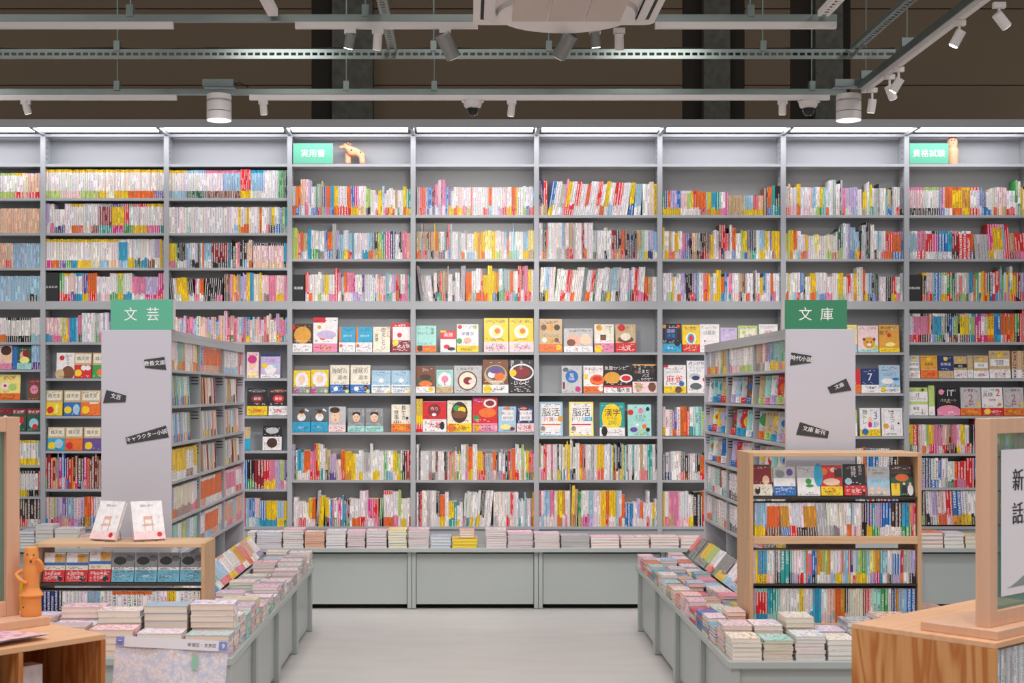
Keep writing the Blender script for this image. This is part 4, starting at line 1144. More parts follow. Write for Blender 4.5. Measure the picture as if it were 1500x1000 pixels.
for side in ('left', 'right'):
    I = IS[side]
    zrow = I['zsh'] + [0.545]
    for r in range(7):
        for bay in range(3):
            s = GON[side][r][bay] if GON[side][r] else None
            y0 = I['gy0'] + bay * I['W'] + (0.026 if bay == 0 else 0.008)
            y1 = I['gy0'] + (bay + 1) * I['W'] - (0.026 if bay == 2 else 0.008)
            rng = random.Random(hash((side == 'left', r, bay)) & 0xffff)
            tiltrow = (r == 6)
            if s:
                items = fill(s, (y1 - y0) * 0.985, rng)
                y = y0
                for i, (c, w) in enumerate(items):
                    gon_books.append(dict(side=side, row=r, bay=bay, i=i + 1, y=y, w=w * 0.97, h=0.150 + rng.uniform(-0.002, 0.004), c=c, lean=0, tilt=tiltrow, seed=rng.randint(0, 1 << 30)))
                    y += w
            elif side == 'left':
                y = y0 + (0.16 if bay else 0.10)
                n = 9
                for i in range(n):
                    w = rng.choice([0.012, 0.015, 0.02, 0.026])
                    c = rng.choice(['e', 'P', 'd', 'a', 'wz', 'x', 'es', 'ly', 'wk', 'z'] if bay else ['wo', 'lb', 'wy', 'Tb', 'xd', 'wz'])
                    gon_books.append(dict(side=side, row=r, bay=bay, i=i + 1, y=y, w=w, h=0.148, c=c, lean=-14, tilt=False, seed=rng.randint(0, 1 << 30)))
                    y += w + rng.uniform(0.016, 0.05)
                    if y > y1 - 0.03:
                        break
gon_books.sort(key=lambda b: -b['w'] / b['y'] ** 3)
grest = MB()
for k, b in enumerate(gon_books):
    I = IS[b['side']]
    rng = random.Random(b['seed'])
    z = (I['zsh'] + [0.545])[b['row']]
    xo = I['gx'] + (0.014 if b['side'] == 'right' else -0.014)
    if b['tilt']:
        xo += (-0.145 if b['side'] == 'right' else 0.145)
        z = 0.4235 + 0.075
    L = math.radians(b['lean'])
    tl = Matrix.Rotation(math.radians(-38 if b['tilt'] else 0), 4, 'X')
    if b['side'] == 'left':
        T = Matrix.Rotation(math.radians(90), 4, 'Z') @ tl @ Matrix.Rotation(L, 4, 'Y')
        p = Vector((xo, b['y'], z + 0.0005))
    else:
        T = Matrix.Rotation(math.radians(-90), 4, 'Z') @ tl @ Matrix.Rotation(-L, 4, 'Y')
        p = Vector((xo, b['y'] + b['w'], z + 0.0005))
    d = 0.105
    if k < 180:
        mb = MB()
        spine_book(mb, T, b['w'], b['h'], d, b['c'], rng)
        o = mb.build('pocket_paperback', ['spine', 'paper'], None, p)
        tag(o, '%s, %s from near end, %s row, %s bay, %s gondola' % (colname(b['c']), ordinal(b['i']), ordinal(b['row'] + 1), ['near', 'middle', 'far'][b['bay']], b['side']), 'book', 'pocket paperbacks on the gondolas')
    else:
        spine_book(grest, Matrix.Translation(p) @ T, b['w'], b['h'], d, b['c'], rng)
o = grest.build('pocket_paperbacks', ['spine', 'paper'])
o['kind'] = 'stuff'
tag(o, 'small paperbacks packed in the far bays of both gondola shelves', 'books')

# slanted bottom trays of the gondolas
for side in ('left', 'right'):
    I = IS[side]
    sg = 1 if side == 'left' else -1
    t = empty('slanted_tray', (I['gx'] + sg * 0.02, (I['gy0'] + I['gy1']) / 2, ZT), 0, 'slanted grey tray of paperbacks at foot of the %s gondola' % side, 'shelf tray')
    mb = MB()
    y0, y1 = I['gy0'] + 0.02 - t.location.y, I['gy1'] - 0.02 - t.location.y
    prof = [(0.010, 0.0006), (0.155, 0.0006), (0.155, 0.058), (0.140, 0.062), (0.056, 0.0045), (0.050, 0.0045), (0.010, 0.05)]
    P0 = [(sg * a - sg * 0.03, y0, b) for a, b in prof]
    P1 = [(sg * a - sg * 0.03, y1, b) for a, b in prof]
    n = len(prof)
    for i in range(n):
        j = (i + 1) % n
        mb.face([P0[i], P0[j], P1[j], P1[i]])
    mb.face(P0)
    mb.face(P1[::-1])
    mb.build('tray', 'shelf', t, merge=True)

# covers turned towards the aisle on the right gondola
cvr = random.Random(11)
CB = ['w', 'r', 'l', 'e', 'P', 'b', 'g', 'x', 'T', 's', 'v', 'y']
I = IS['right']
for r in (1, 2, 3):
    for bay in range(3):
        y1 = I['gy0'] + (bay + 1) * I['W'] - 0.085
        y0 = I['gy0'] + bay * I['W'] + 0.10
        n = 5
        for i in range(n):
            y = y1 - (y1 - y0) * i / (n - 1)
            base = cvr.choice(CB)
            pool = [c for c in 'wkrbyonmlc' if c != base]
            c1, c2, c3 = cvr.choice(pool), cvr.choice(pool), cvr.choice(pool)
            bandc = cvr.choice('royvcbwpL')
            lay = 'e%.2f,%.2f,%.2f,%.2f%s;e%.2f,.62,.18,.12%s;r%.2f,.45,%.2f,.92%s;b%.2f%s' % (
                cvr.uniform(.35, .65), cvr.uniform(.55, .75), cvr.uniform(.2, .38), cvr.uniform(.14, .24), c1, cvr.uniform(.3, .7), c2,
                cvr.uniform(.75, .8), cvr.uniform(.84, .92), c3, cvr.uniform(.2, .33), bandc)
            lab = '%s cover, %s band, %s from near end, %s row, %s bay, right gondola' % (NAMES[base], NAMES[bandc], ordinal(n - i), ordinal(r + 1), ['near', 'middle', 'far'][bay])
            display_book('display_book', I['gx'] + 0.058, y, I['zsh'][r] + 0.004, 0.105, 0.149, 0.014, base, lay, math.radians(8), lab,
                         'paperbacks facing the aisle on the right gondola', yaw=math.radians(-42))

# ------------------------------------------------------------------ piles of books lying flat
def flat_book(mb, T, w, d, h, cc, pc, rng, ink, spine=-1):
    """book lying flat: w along x, d along y, h thick; spine on the -x or +x side"""
    X = lambda p: T @ Vector(p)
    a, b = -w / 2, w / 2
    e = 0.0025
    cv = 0.0013
    px0, px1 = (a + cv, b - e) if spine < 0 else (a + e, b - cv)
    su, sv = rng.uniform(0, 50), rng.uniform(0, 50)
    uv4 = [(su, sv), (su + 0.8, sv), (su + 0.8, sv + 1.2), (su, sv + 1.2)]
    mb.face([X((a, 0, h)), X((b, 0, h)), X((b, d, h)), X((a, d, h))], cc, ink, uv4, 1)
    for z0, z1 in ((0, cv), (h - cv, h)):
        mb.face([X((a, 0, z0)), X((b, 0, z0)), X((b, 0, z1)), X((a, 0, z1))], cc)
        mb.face([X((b, 0, z0)), X((b, d, z0)), X((b, d, z1)), X((b, 0, z1))], cc)
        mb.face([X((a, d, z0)), X((a, 0, z0)), X((a, 0, z1)), X((a, d, z1))], cc)
        mb.face([X((b, d, z0)), X((a, d, z0)), X((a, d, z1)), X((b, d, z1))], cc)
    mb.face([X((a, d, 0)), X((b, d, 0)), X((b, 0, 0)), X((a, 0, 0))], cc)
    pv = [(0, sv), (1, sv), (1, sv + h * 3), (0, sv + h * 3)]
    mb.face([X((px0, e, cv)), X((px1, e, cv)), X((px1, e, h - cv)), X((px0, e, h - cv))], pc, uv=pv, m=2)
    mb.face([X((px1, e, cv)), X((px1, d - e, cv)), X((px1, d - e, h - cv)), X((px1, e, h - cv))], pc, uv=pv, m=2)
    mb.face([X((px0, d - e, cv)), X((px0, e, cv)), X((px0, e, h - cv)), X((px0, d - e, h - cv))], pc, uv=pv, m=2)
    mb.face([X((px1, d - e, cv)), X((px0, d - e, cv)), X((px0, d - e, h - cv)), X((px1, d - e, h - cv))], pc, uv=pv, m=2)
    xs = a if spine < 0 else b
    off = rng.randint(0, 3000)
    q = [X((xs, 0, 0)), X((xs, d, 0)), X((xs, d, h)), X((xs, 0, h))]
    cell = max(0.008, h * 0.6)
    uvq = [(0, off), (0, off + d / cell), (1, off + d / cell), (1, off)]
    mb.face(q if spine > 0 else q[::-1], cc, ink, uvq if spine > 0 else uvq[::-1], 0)

flat = []
def pile(px, py, pz, w, d, hs, cols, pages, where, rng, spine=-1, rot=0.0, key=0):
    z = pz + 0.0004
    n = len(hs)
    one = rng.choice(cols)
    for i, h in enumerate(hs):
        flat.append(dict(x=px + rng.uniform(-.003, .003), y=py + rng.uniform(-.003, .003), z=z, w=w * 0.97, d=d * 0.97, h=h, c=one if rng.random() < 0.85 else rng.choice(cols),
                         p=pages, sp=spine, rot=rot + rng.uniform(-0.02, 0.02), where=where, top=n - i, n=n, seed=rng.randint(0, 1 << 30), key=key - (4 if i == n - 1 else 0)))
        z += h + 0.0005

rg = random.Random(21)
PG = [lin('ebe0cf'), lin('f0e6da'), lin('f2ebe4'), lin('e8d9c6'), lin('f3d9c8')]
COVW = list('wwewwlwPegwwaT')
COVM = list('wPlvewyorcTbpxw')
# ledge at the foot of the wall bookcases
LEDGE = [(28, 51, 776, 6, 'lw', 'ece8e2'), (51, 78, 768, 6, 'ww', 'dedbd6'), (79, 115, 773, 4, 'w', 'e2ded8'), (116, 150, 783, 3, 'P', 'e6ddd2'),
         (362, 374, 778, 6, 'w', 'dfdcda'), (375, 413, 778, 8, 'w', 'dcdbe0'), (414, 445, 774, 8, 'wP', 'e4e4df'), (446, 476, 778, 7, 'a', 'e8b8a4'), (477, 507, 776, 6, 'w', 'e0dbdb'),
         (508, 535, 777, 8, 'P', 'dcd3d6'), (536, 567, 776, 6, 'P', 'd9d6da'), (568, 596, 774, 7, 'Y', 'e0e0dc'), (598, 629, 774, 9, 'P', 'd9d6d4'), (630, 661, 784, 4, 'l', 'd5d6da'),
         (662, 700, 787, 3, 'y', 'f0d24a'), (673, 695, 776, -3, 'z', 'f0e2cc'), (711, 742, 774, 8, 'P', 'dcdad8'), (743, 781, 778, 9, 'P', 'd2d0d2'), (782, 820, 780, 7, 'P', 'dfdbd8'),
         (821, 864, 783, 6, 'g', 'c9c7c6'), (865, 908, 785, 4, 'P', 'efe9e2'), (909, 952, 785, 4, 'P', 'efe6dc'), (953, 996, 785, 4, 'P', 'eee6de'), (997, 1030, 786, 3, 'P', 'ece4dc'),
         (1350, 1382, 778, 4, 'o', 'e9e6e0'), (1383, 1413, 779, 4, 'w', 'ebe7e2'), (1414, 1446, 783, 3, 'Y', 'e6e0d6')]
sL = FPX / (YL + 0.012)
for i, (a, b, yt, n, c, pcol) in enumerate(LEDGE):
    w = (b - a) / sL
    z0 = ZL
    H = (801 - yt) / sL
    if n < 0:                       # small pile set on the yellow pile
        n, z0, H = -n, ZL + 0.072, 0.052
    hs = [H / n * rg.uniform(0.85, 1.15) for _ in range(n)]
    k = H / sum(hs)
    pile(((a + b) / 2 - VX) / sL, YL + 0.014, z0, w, 0.185, [h * k - 0.0005 for h in hs], list(c), lin(pcol), '%s pile from left on the wall ledge' % ordinal(i + 1), rg, spine=rg.choice((-1, 1)), key=10.0)

def strip(side, x_in, x_out, ya, yb, cols, dstep, hmin, hmax, th, palette, label):
    sgn = 1 if x_out > x_in else -1
    W = abs(x_out - x_in) / cols
    y = ya
    r = 0
    while y + dstep <= yb + 0.02:
        r += 1
        for c in range(cols):
            x = x_in + sgn * (c + 0.5) * W
            H = rg.uniform(hmin, hmax)
            t = rg.choice(th)
            n = max(2, int(H / t))
            if r % 6 == 5 and c == 1:
                n = max(1, n - 2)
            pile(x, y, ZT, W * 0.96, dstep * 0.95, [t * rg.uniform(.9, 1.1)] * n, palette, rg.choice(PG), 'pile %s of row %s on %s' % (ordinal(c + 1), ordinal(r), label), rg,
                 spine=rg.choice((-1, 1)), key=y)
        y += dstep
R_, L_ = IS['right'], IS['left']
# right table: front rows, aisle strip, outer strip
strip('right', R_['xa'] + 0.012, 2.30, 5.945, 6.11, 9, 0.18, 0.075, 0.11, (0.013, 0.015, 0.02), COVW, 'the front of right table, from aisle')
strip('right', R_['xa'] + 0.012, 2.30, 6.128, 6.30, 9, 0.18, 0.11, 0.15, (0.016, 0.02), COVW, 'right table behind the front piles')
strip('right', R_['xa'] + 0.006, 1.275, 6.318, 6.83, 2, 0.17, 0.08, 0.13, (0.016, 0.02), COVM, 'right table beside the wooden shelf')
strip('right', R_['xa'] + 0.004, R_['gx'] - 0.15, 6.86, 9.2, 3, 0.165, 0.06, 0.10, (0.014, 0.017, 0.02), COVM, 'right table below the gondola, from aisle')
strip('right', 2.31, 1.90, 6.86, 8.6, 2, 0.2, 0.05, 0.12, (0.012, 0.016), COVM, 'outer right table side, from edge')
# left table
strip('left', L_['xa'] - 0.012, -2.22, 6.02, 6.16, 6, 0.145, 0.11, 0.165, (0.024, 0.03), COVW, 'the front of left table, from aisle')
strip('left', L_['xa'] - 0.012, -2.22, 6.168, 6.46, 6, 0.145, 0.13, 0.20, (0.024, 0.03), COVW, 'left table behind the front piles')
strip('left', L_['xa'] - 0.006, -1.185, 6.468, 6.9, 1, 0.14, 0.10, 0.14, (0.016, 0.02), COVW, 'left table beside the wooden shelf')
strip('left', L_['xa'] - 0.004, L_['gx'] + 0.155, 6.94, 9.2, 2, 0.14, 0.06, 0.11, (0.013, 0.016), COVW, 'left table below the gondola, from aisle')

flat.sort(key=lambda b: b['key'])
frest = MB()
for k, b in enumerate(flat):
    rng = random.Random(b['seed'])
    cc = jit(PALL[b['c']], rng, 0.1)
    ink = lin(rng.choice(['30303a', 'b03040', '3060a0', 'd07a2a', '2f8a60', 'c84a8a', '7a5ab0', '403030', 'd0a030']))
    T = Matrix.Rotation(b['rot'], 4, 'Z')
    if k < 300:
        mb = MB()
        flat_book(mb, T, b['w'], b['d'], b['h'], cc, b['p'], rng, ink, b['sp'])
        o = mb.build('stacked_book', ['spine', 'cover', 'paper'], None, (b['x'], b['y'], b['z']))
        tag(o, '%s book in %s' % ('top' if b['top'] == 1 else ordinal(b['top']), b['where']), 'book', 'books lying in piles')
    else:
        flat_book(frest, Matrix.Translation((b['x'], b['y'], b['z'])) @ T, b['w'], b['d'], b['h'], cc, b['p'], rng, ink, b['sp'])
o = frest.build('stacked_books', ['spine', 'cover', 'paper'])
o['kind'] = 'stuff'
tag(o, 'lower books in the piles on the tables and the wall ledge', 'books')

# ------------------------------------------------------------------ wooden shelves standing on the tables
def wood_unit(x0, x1, yf, yb, z0, z1, mids, label, plinth=False):
    t = empty('wooden_shelf', ((x0 + x1) / 2, (yf + yb) / 2, z0), 0, label, 'shelf', 'pale plywood shelf boxes')
    th = 0.017
    if plinth:
        box('plinth', x0 + 0.02, yf + 0.02, ZT + 0.0005, x1 - 0.02, yb - 0.02, z0 - 0.0003, 'darkmetal', t)
    box('side_board', x0, yf, z0, x0 + th, yb, z1, 'woodside', t, 0.001)
    box('side_board', x1 - th, yf, z0, x1, yb, z1, 'woodside', t, 0.001)
    box('top_board', x0 + th + 0.0003, yf, z1 - th, x1 - th - 0.0003, yb, z1, 'wood', t, 0.001)
    box('bottom_board', x0 + th + 0.0003, yf, z0, x1 - th - 0.0003, yb, z0 + th, 'wood', t, 0.001)
    for z in mids:
        box('shelf_plate', x0 + th + 0.0005, yf + 0.004, z - 0.009, x1 - th - 0.0005, yb - 0.004, z, 'darkmetal', t)
    return t
YR = 6.47
SR = FPX / YR
rx0, rx1 = (1098 - VX) / SR, (1350 - VX) / SR
zU = EYE - (663 - VY) / SR
zB = 0.475
zM = (zU + zB) / 2
def zr(py): return EYE - (py - VY) / SR
wood_unit(rx0, rx1, YR, YR + 0.30, zB, zM - 0.0005, [zr(855)], 'lower plywood shelf box of the stack on the right table', True)
wood_unit(rx0, rx1, YR, YR + 0.30, zM, zU, [zr(728)], 'upper plywood shelf box of the stack on the right table')
YLF = 6.50
SLF = FPX / YLF
lx0, lx1 = (50 - VX) / SLF, (300 - VX) / SLF
zLt = EYE - (796 - VY) / SLF
def zl(py): return EYE - (py - VY) / SLF
zLb = zLt - 0.3965
wood_unit(lx0, lx1, YLF, YLF + 0.27, zLb, zLt, [zl(855)], 'low plywood shelf box on the left table', True)

def wood_row(s, x0, x1, y, z, h, where, rngseed, lean=0):
    rng = random.Random(rngseed)
    toks = parse_row(s, h, rng, lean)
    tot = sum(t[2] for t in toks)
    jumps = [max(0.0, 1.02 * h / 1000 * (math.tan(math.radians(a[3])) - math.tan(math.radians(b[3])))) for a, b in zip(toks, toks[1:])] + [0.0]
    x = x0
    unit = (x1 - x0 - 0.003 - sum(jumps)) / tot
    for i, (c, H, w, L) in enumerate(toks):
        ww = w * unit
        Lr = math.radians(L)
        mb = MB()
        wd = ww * 0.955 * math.cos(Lr)
        T = Matrix.Rotation(Lr, 4, 'Y') @ Matrix.Translation((-wd if L > 0 else 0, 0, 0))
        spine_book(mb, T, wd, H / 1000.0, 0.105, c, rng)
        o = mb.build('paperback', ['spine', 'paper'], None, (x + (ww if L > 0 else 0), y + rng.uniform(0, 0.003), z + 0.0005))
        tag(o, '%s, %s from left, %s' % (colname(c), ordinal(i + 1), where), 'book', 'paperbacks in the plywood shelf boxes')
        x += ww + jumps[i]
ra, rb_ = rx0 + 0.019, rx1 - 0.019
UR = EYE - (745 + 0 - VY) / SR
wood_row('ly5 ld1- wos5 wjb4~-4 wr3~-4 wk3~-4 wjS5~-4 g4~-4 wg3~-3 wG3~-3 ew3~-2 wo2~-2 lw1 wp1 we2 k2 uy2 tn1 vn2 uw1 bw3+ Sw3+ cn2+ jn1 pr1 rw1', ra + 0.006, rb_, YR + 0.012, zM + 0.0175, 150, 'second row of the plywood shelf', 3)
wood_row('w1 y1 cy2+ wP3 k1 wk1 t2+ tk1 wv2 wr2 Tw1 or1- wpb2 bk2 jw2 Lw2 jw1 wl2 wy2 ow1- l2 ry1 Bw1 wr1 ly1 Ly2 ny2 lw1 Yv2 jm2 tc1 lw2 wk2 wbv3 ro1 gw2 vk2', ra, rb_, YR + 0.012, zr(855) + 0.0005, 150, 'third row of the plywood shelf', 4)
wood_row('vT1 Trc4 cT1 tT3 Tw1 wj2 wP2 wk2 wL1 y2 wr2 wc2 c3 wP3 ag2 o2 jo2 ka1 e6 dk1 rw2 wg1 T2+ nT2+ w1 Bb2 jw1 lw2 l1 b2+', ra, rb_, YR + 0.012, zB + 0.0175, 156, 'bottom row of the plywood shelf', 5)
la, lb_ = lx0 + 0.019, lx1 - 0.019
wood_row('B5 kb1 w7 l4 wn3 owB8+ w4 y2 wy2 wp4', la, lb_, YLF + 0.012, zLb + 0.0175, 160, 'bottom row of the low plywood shelf', 6)
# covers facing out in the shelf boxes
RC = [(1105, 1134, 681, 'dark red cover with cream band and woman', 's', 'r0,.4,1,.9d;e.7,.5,.18,.15f;b.36e;e.25,.18,.13,.14k;c.25,.26,.09f'),
      (1136, 1169, 684, 'grey floral cover with blue band', 'g', 'e.3,.75,.22,.14G;e.75,.8,.15,.12u;r0,.32,1,.6w;b.32b;t.5,.2,.08w文庫'),
      (1171, 1205, 683, 'white cover with green island map', 'w', 'r0,.6,1,1g;e.95,.7,.2,.4c;e.5,.48,.13,.1n;e.55,.33,.18,.05n;v.5,.88,.07qしま'),
      (1206, 1238, 682, 'orange patterned cover with yellow band', 'r', 'c.15,.8,.18o;e.6,.85,.15,.08a;r.65,.6,1,.9S;e.5,.45,.4,.12a;b.3y;t.5,.15,.12r小説'),
      (1240, 1273, 680, 'black horror cover with white title', 'k', 'v.45,.85,.17w怪死;v.75,.9,.1w昭和の;c.2,.45,.16l;b.32r;t.5,.15,.12w文庫;r.78,.02,.95,.14k'),
      (1274, 1308, 684, 'silver cover with small faces', 'g', 'r0,.3,1,.62l;t.5,.5,.12cミステリ;c.2,.25,.08f;c.5,.25,.08f;c.2,.1,.08f;c.5,.1,.08f;c.75,.1,.08f;e.5,.78,.3,.02G'),
      (1309, 1343, 681, 'dark green cover with two figures', 'N', 'r0,.75,1,1S;r0,.6,1,.72k;t.5,.66,.07wミステリ;e.5,.58,.3,.12o;r0,0,.38,.4y;v.2,.35,.11r直木;e.58,.18,.13,.18k;e.85,.18,.13,.18w;c.58,.38,.06f;c.85,.38,.06f')]
for a, b, yt, desc, base, lay in RC:
    tl = math.radians(12)
    h = (726 - yt) / SR / math.cos(tl)
    display_book('display_book', ((a + b) / 2 - VX) / SR, YR + 0.035, zr(728) + 0.005, (b - a) / SR * 0.97, h, 0.014, base, lay, tl, desc + ' in the upper plywood box', 'face-out paperbacks in the plywood boxes')
RED = 'r.5,.62,1,.95x;c.68,.82,.18j;r0,.55,1,.66b;r0,.4,1,.56e;b.4r;t.45,.28,.1wまちの本屋;t.45,.16,.1wのお話;e.78,.1,.14,.08k'
BLU = 'r0,.5,1,1G;e.35,.72,.3,.14k;e.8,.8,.2,.1q;r0,.38,1,.5w;e.3,.42,.25,.06g;b.4C;t.5,.2,.07w短編集'
for i, (a, b) in enumerate([(59, 91), (92, 125), (126, 159), (160, 193), (194, 227), (228, 260), (261, 293)]):
    tl = math.radians(14)
    h = (853 - (811 if i != 2 else 808)) / SLF / math.cos(tl)
    n3 = ['leftmost', 'second', 'third'][i] if i < 3 else ['first', 'second', 'third', 'fourth'][i - 3]
    display_book('display_book', ((a + b) / 2 - VX) / SLF, YLF + 0.035, zl(855) + 0.005, (b - a) / SLF * 0.97, h, 0.016, 'w' if i < 3 else 'g', RED if i < 3 else BLU, tl,
                 ('%s red-banded cover in the low plywood box' if i < 3 else '%s blue-banded grey cover in the low plywood box') % n3, 'face-out paperbacks in the plywood boxes')
# two face-out copies standing in the second row
# white books with a chair on them, propped on wire stands on the low plywood box
for i, (a, b, yw, le) in enumerate([(128, 170, -26, 0), (200, 240, 26, 0)]):
    px = (a + b) / 2
    Y = YLF + 0.10
    s = FPX / Y
    w, h = 0.145, 0.190
    bx_ = (px - VX) / s
    display_book('display_book', bx_, Y, zLt + 0.0095, w, h, 0.018, 'w', 't.5,.88,.06G雲間の椅子;' + CHAIR + ';v.85,.6,.04Gもの;b.2P;c.82,.12,.08r', math.radians(25),
                 '%s white book with a chair drawing on the low plywood box' % ('left' if i == 0 else 'right'), 'white books propped on wire stands', micro=False, yaw=math.radians(yw), lean=math.radians(le))
    st = MB()
    for dx in (-0.03, 0.03):
        st.tube([(dx, -0.012, 0.0015), (dx, 0.10, 0.0015), (dx, 0.078, 0.11)], 0.0013, 6)
    st.tube([(-0.03, 0.078, 0.11), (0.03, 0.078, 0.11)], 0.0013, 6)
    o = st.build('wire_stand', 'wire', None, (bx_, Y, zLt + 0.0005))
    o.rotation_euler = (0, 0, math.radians(yw))
    tag(o, 'thin wire stand behind the %s white chair book' % ('left' if i == 0 else 'right'), 'book stand')

# ------------------------------------------------------------------ clay figures
def clay_mesh(name, verts, edges, radii, mname, parent, loc, sub=2):
    me = bpy.data.meshes.new(name)
    me.from_pydata(verts, edges, [])
    me.materials.append(M[mname])
    o = bpy.data.objects.new(name, me)
    COL.objects.link(o)
    o.parent = parent
    o.location = loc
    sk = o.modifiers.new('skin', 'SKIN')
    sk.use_smooth_shade = True
    for v, r in zip(me.skin_vertices[0].data, radii):
        v.radius = r if isinstance(r, tuple) else (r, r)
    me.skin_vertices[0].data[0].use_root = True
    ss = o.modifiers.new('subsurf', 'SUBSURF')
    ss.levels = ss.render_levels = sub
    return o
hz = wz(240)
t = empty('clay_horse', (wx(513), YW + 0.07, hz), 0, 'pale clay horse figurine standing on the top shelf', 'figurine')
k = 1 / SW
V = [(2, 0, 21), (9, 0, 20.5), (16, 0, 19.5), (-3, 0, 24), (-8, 0, 28.5), (-13, 0, 27), (-18, 0, 25),
     (-4, -3, 12), (-4, -3, 0.6), (-4, 4, 12), (-4, 4, 0.6), (17, -3, 11), (17, -3, 0.6), (17, 4, 11), (17, 4, 0.6), (20, 0, 15)]
E = [(0, 1), (1, 2), (0, 3), (3, 4), (4, 5), (5, 6), (0, 7), (7, 8), (0, 9), (9, 10), (2, 11), (11, 12), (2, 13), (13, 14), (2, 15)]
Rr = [6.2, 6.0, 5.4, 5.4, 4.6, 3.2, 2.4, 4.2, 4.4, 4.0, 4.0, 4.4, 4.6, 4.0, 4.0, 2.2]
clay_mesh('body', [tuple(c * k for c in v) for v in V], E, [r * k for r in Rr], 'clay', t, (0, 0, 0))
m2 = MB()
for a, b in ((-9, 29), (-5, 30.5), (-1, 29)):
    m2.lathe([(0.2 * k, (b + 0.5) * k), (1.7 * k, (b + 1.6) * k), (1.7 * k, (b + 2.6) * k), (0.3 * k, (b + 3.8) * k)], 10, cx=a * k, cy=0)
m2.build('mane', 'clay', t, smooth=True)
m3 = MB()
for a, b, r, d in ((1, 21.5, 1.1, -6.9), (14.5, 18.5, 1.0, -6.4), (-10.2, 29.2, 0.55, -5.0)):
    m3.cyl((a * k, d * k, b * k), (a * k, (d + 3) * k, b * k), r * k, n=12)
m3.build('holes', 'black', t)

t = empty('clay_peg_figure', (wx(1399), YW + 0.06, hz), 0, 'orange clay peg figure with round head on the top shelf', 'figurine')
prof = [(7.0, 0), (7.6, 1), (7.7, 8), (8.0, 15), (8.6, 20), (8.2, 23.5), (6.6, 25.5), (6.4, 27), (7.2, 30), (7.5, 33), (7.0, 37), (5.2, 40), (2.4, 41.4), (0.4, 41.6)]
MB().lathe([(r * k, z * k) for r, z in prof], 28).build('body', 'clay', t, smooth=True)
m3 = MB()
for a in (-3.2, 1.0):
    m3.cyl((a * k, -8.0 * k, 35.5 * k), (a * k, -4 * k, 35.5 * k), 0.7 * k, n=10)
m3.cyl((-1.2 * k, -8.0 * k, 31 * k), (-1.2 * k, -4 * k, 31 * k), 0.6 * k, n=10)
m3.build('face_holes', 'black', t)

# ------------------------------------------------------------------ front displays: rotated plywood crates, framed signs
H_ = EYE - 0.66         # top of the crates
class Loc:
    """local frame of a rotated display: f along its front, a towards its back"""
    def __init__(s, o, f, a):
        s.o, s.f, s.a = Vector(o), Vector(f), Vector(a)
    def M(s):
        return Matrix(((s.f.x, s.a.x, 0, s.o.x), (s.f.y, s.a.y, 0, s.o.y), (0, 0, 1, s.o.z), (0, 0, 0, 1)))

def crate(L, w, d, z0, z1, label, open_front=True, dividers=(), mats=('ply', 'plytop'), group='plywood crates in the foreground', bottom=True):
    t = empty('plywood_crate', (0, 0, 0), 0, label, 'crate', group)
    Mx = L.M()
    Mx.translation.z = z0
    t.matrix_world = Mx
    h = z1 - z0
    th = 0.015
    def part(n, x0, y0, zz0, x1, y1, zz1, m):
        o = MB().box(x0, y0, zz0, x1, y1, zz1).build(n, m, t, merge=True)
        bv = o.modifiers.new('bevel', 'BEVEL')
        bv.width = 0.0012
        bv.segments = 2
    part('top_board', 0, 0, h - th, w, d, h, mats[1])
    part('side_board', 0, 0, 0, th, d, h - th - 0.0003, mats[0])
    part('side_board', w - th, 0, 0, w, d, h - th - 0.0003, mats[0])
    part('back_board', th + 0.0003, d - th, 0, w - th - 0.0003, d, h - th - 0.0003, mats[0])
    part('bottom_board', th + 0.0003, 0, 0, w - th - 0.0003, d - th - 0.0003, th, mats[0])
    for x in dividers:
        part('divider', x, 0.001, th + 0.0003, x + th, d - th - 0.001, h - th - 0.0004, mats[0])
    return t

def framed_sign(L, x, y, z, w, h, base, label, words, pw, ph, mirror=False, px=None):
    """wooden picture frame on a foot board; paper sheet behind glass"""
    t = empty('framed_sign', (0, 0, 0), 0, label, 'framed sign', 'wood-framed signs in the foreground')
    Mx = L.M()
    p = Mx @ Vector((x, y, 0))
    Mx.translation = (p.x, p.y, z)
    t.matrix_world = Mx
    b0, b1, b2, b3 = base
    def part(n, x0, y0, z0, x1, y1, z1, m, bev=0.0015):
        o = MB().box(x0, y0, z0, x1, y1, z1).build(n, m, t, merge=True)
        if bev:
            bv = o.modifiers.new('bevel', 'BEVEL')
            bv.width = bev
            bv.segments = 2
        return o
    bt = 0.024
    part('foot_board', b0, b1, 0, b2, b3, bt, 'frame')
    s = 0.042
    d = 0.042
    part('frame_side', 0, 0, bt + 0.0003, s, d, h, 'frame')
    part('frame_side', w - s, 0, bt + 0.0003, w, d, h, 'frame')
    part('frame_rail', s + 0.0002, 0, h - s, w - s - 0.0002, d, h, 'frame')
    part('frame_rail', s + 0.0002, 0, bt + 0.0003, w - s - 0.0002, d, bt + s, 'frame')
    part('glass_pane', s + 0.0004, 0.014, bt + s + 0.0003, w - s - 0.0004, 0.017, h - s - 0.0003, 'glass', 0)
    if pw:
        p0 = px
        zz1 = h - s - 0.045
        zz0 = zz1 - ph
        sh = part('paper_sheet', p0, 0.0085, zz0, p0 + pw, 0.0095, zz1, 'sheet', 0)
        for i, wd in enumerate(words):
            text_obj('lettering', wd, 0.06, 'ink', sh, (p0 + 0.062 + 0.031 * len(wd) , 0.0080, zz1 - 0.085 - 0.092 * i), stroke=0.003)
        m = MB()
        pts = [(p0 + pw * (0.1 + 0.9 * q / 10), 0.0081, zz0 + 0.02 + 0.055 * math.sin(q / 10 * 1.9) ** 1.5) for q in range(11)]
        m.face([(p0 + pw, 0.0081, zz0 + 0.02)] + pts[::-1])
        m.build('printed_wave', 'greypaper', sh)
    return t

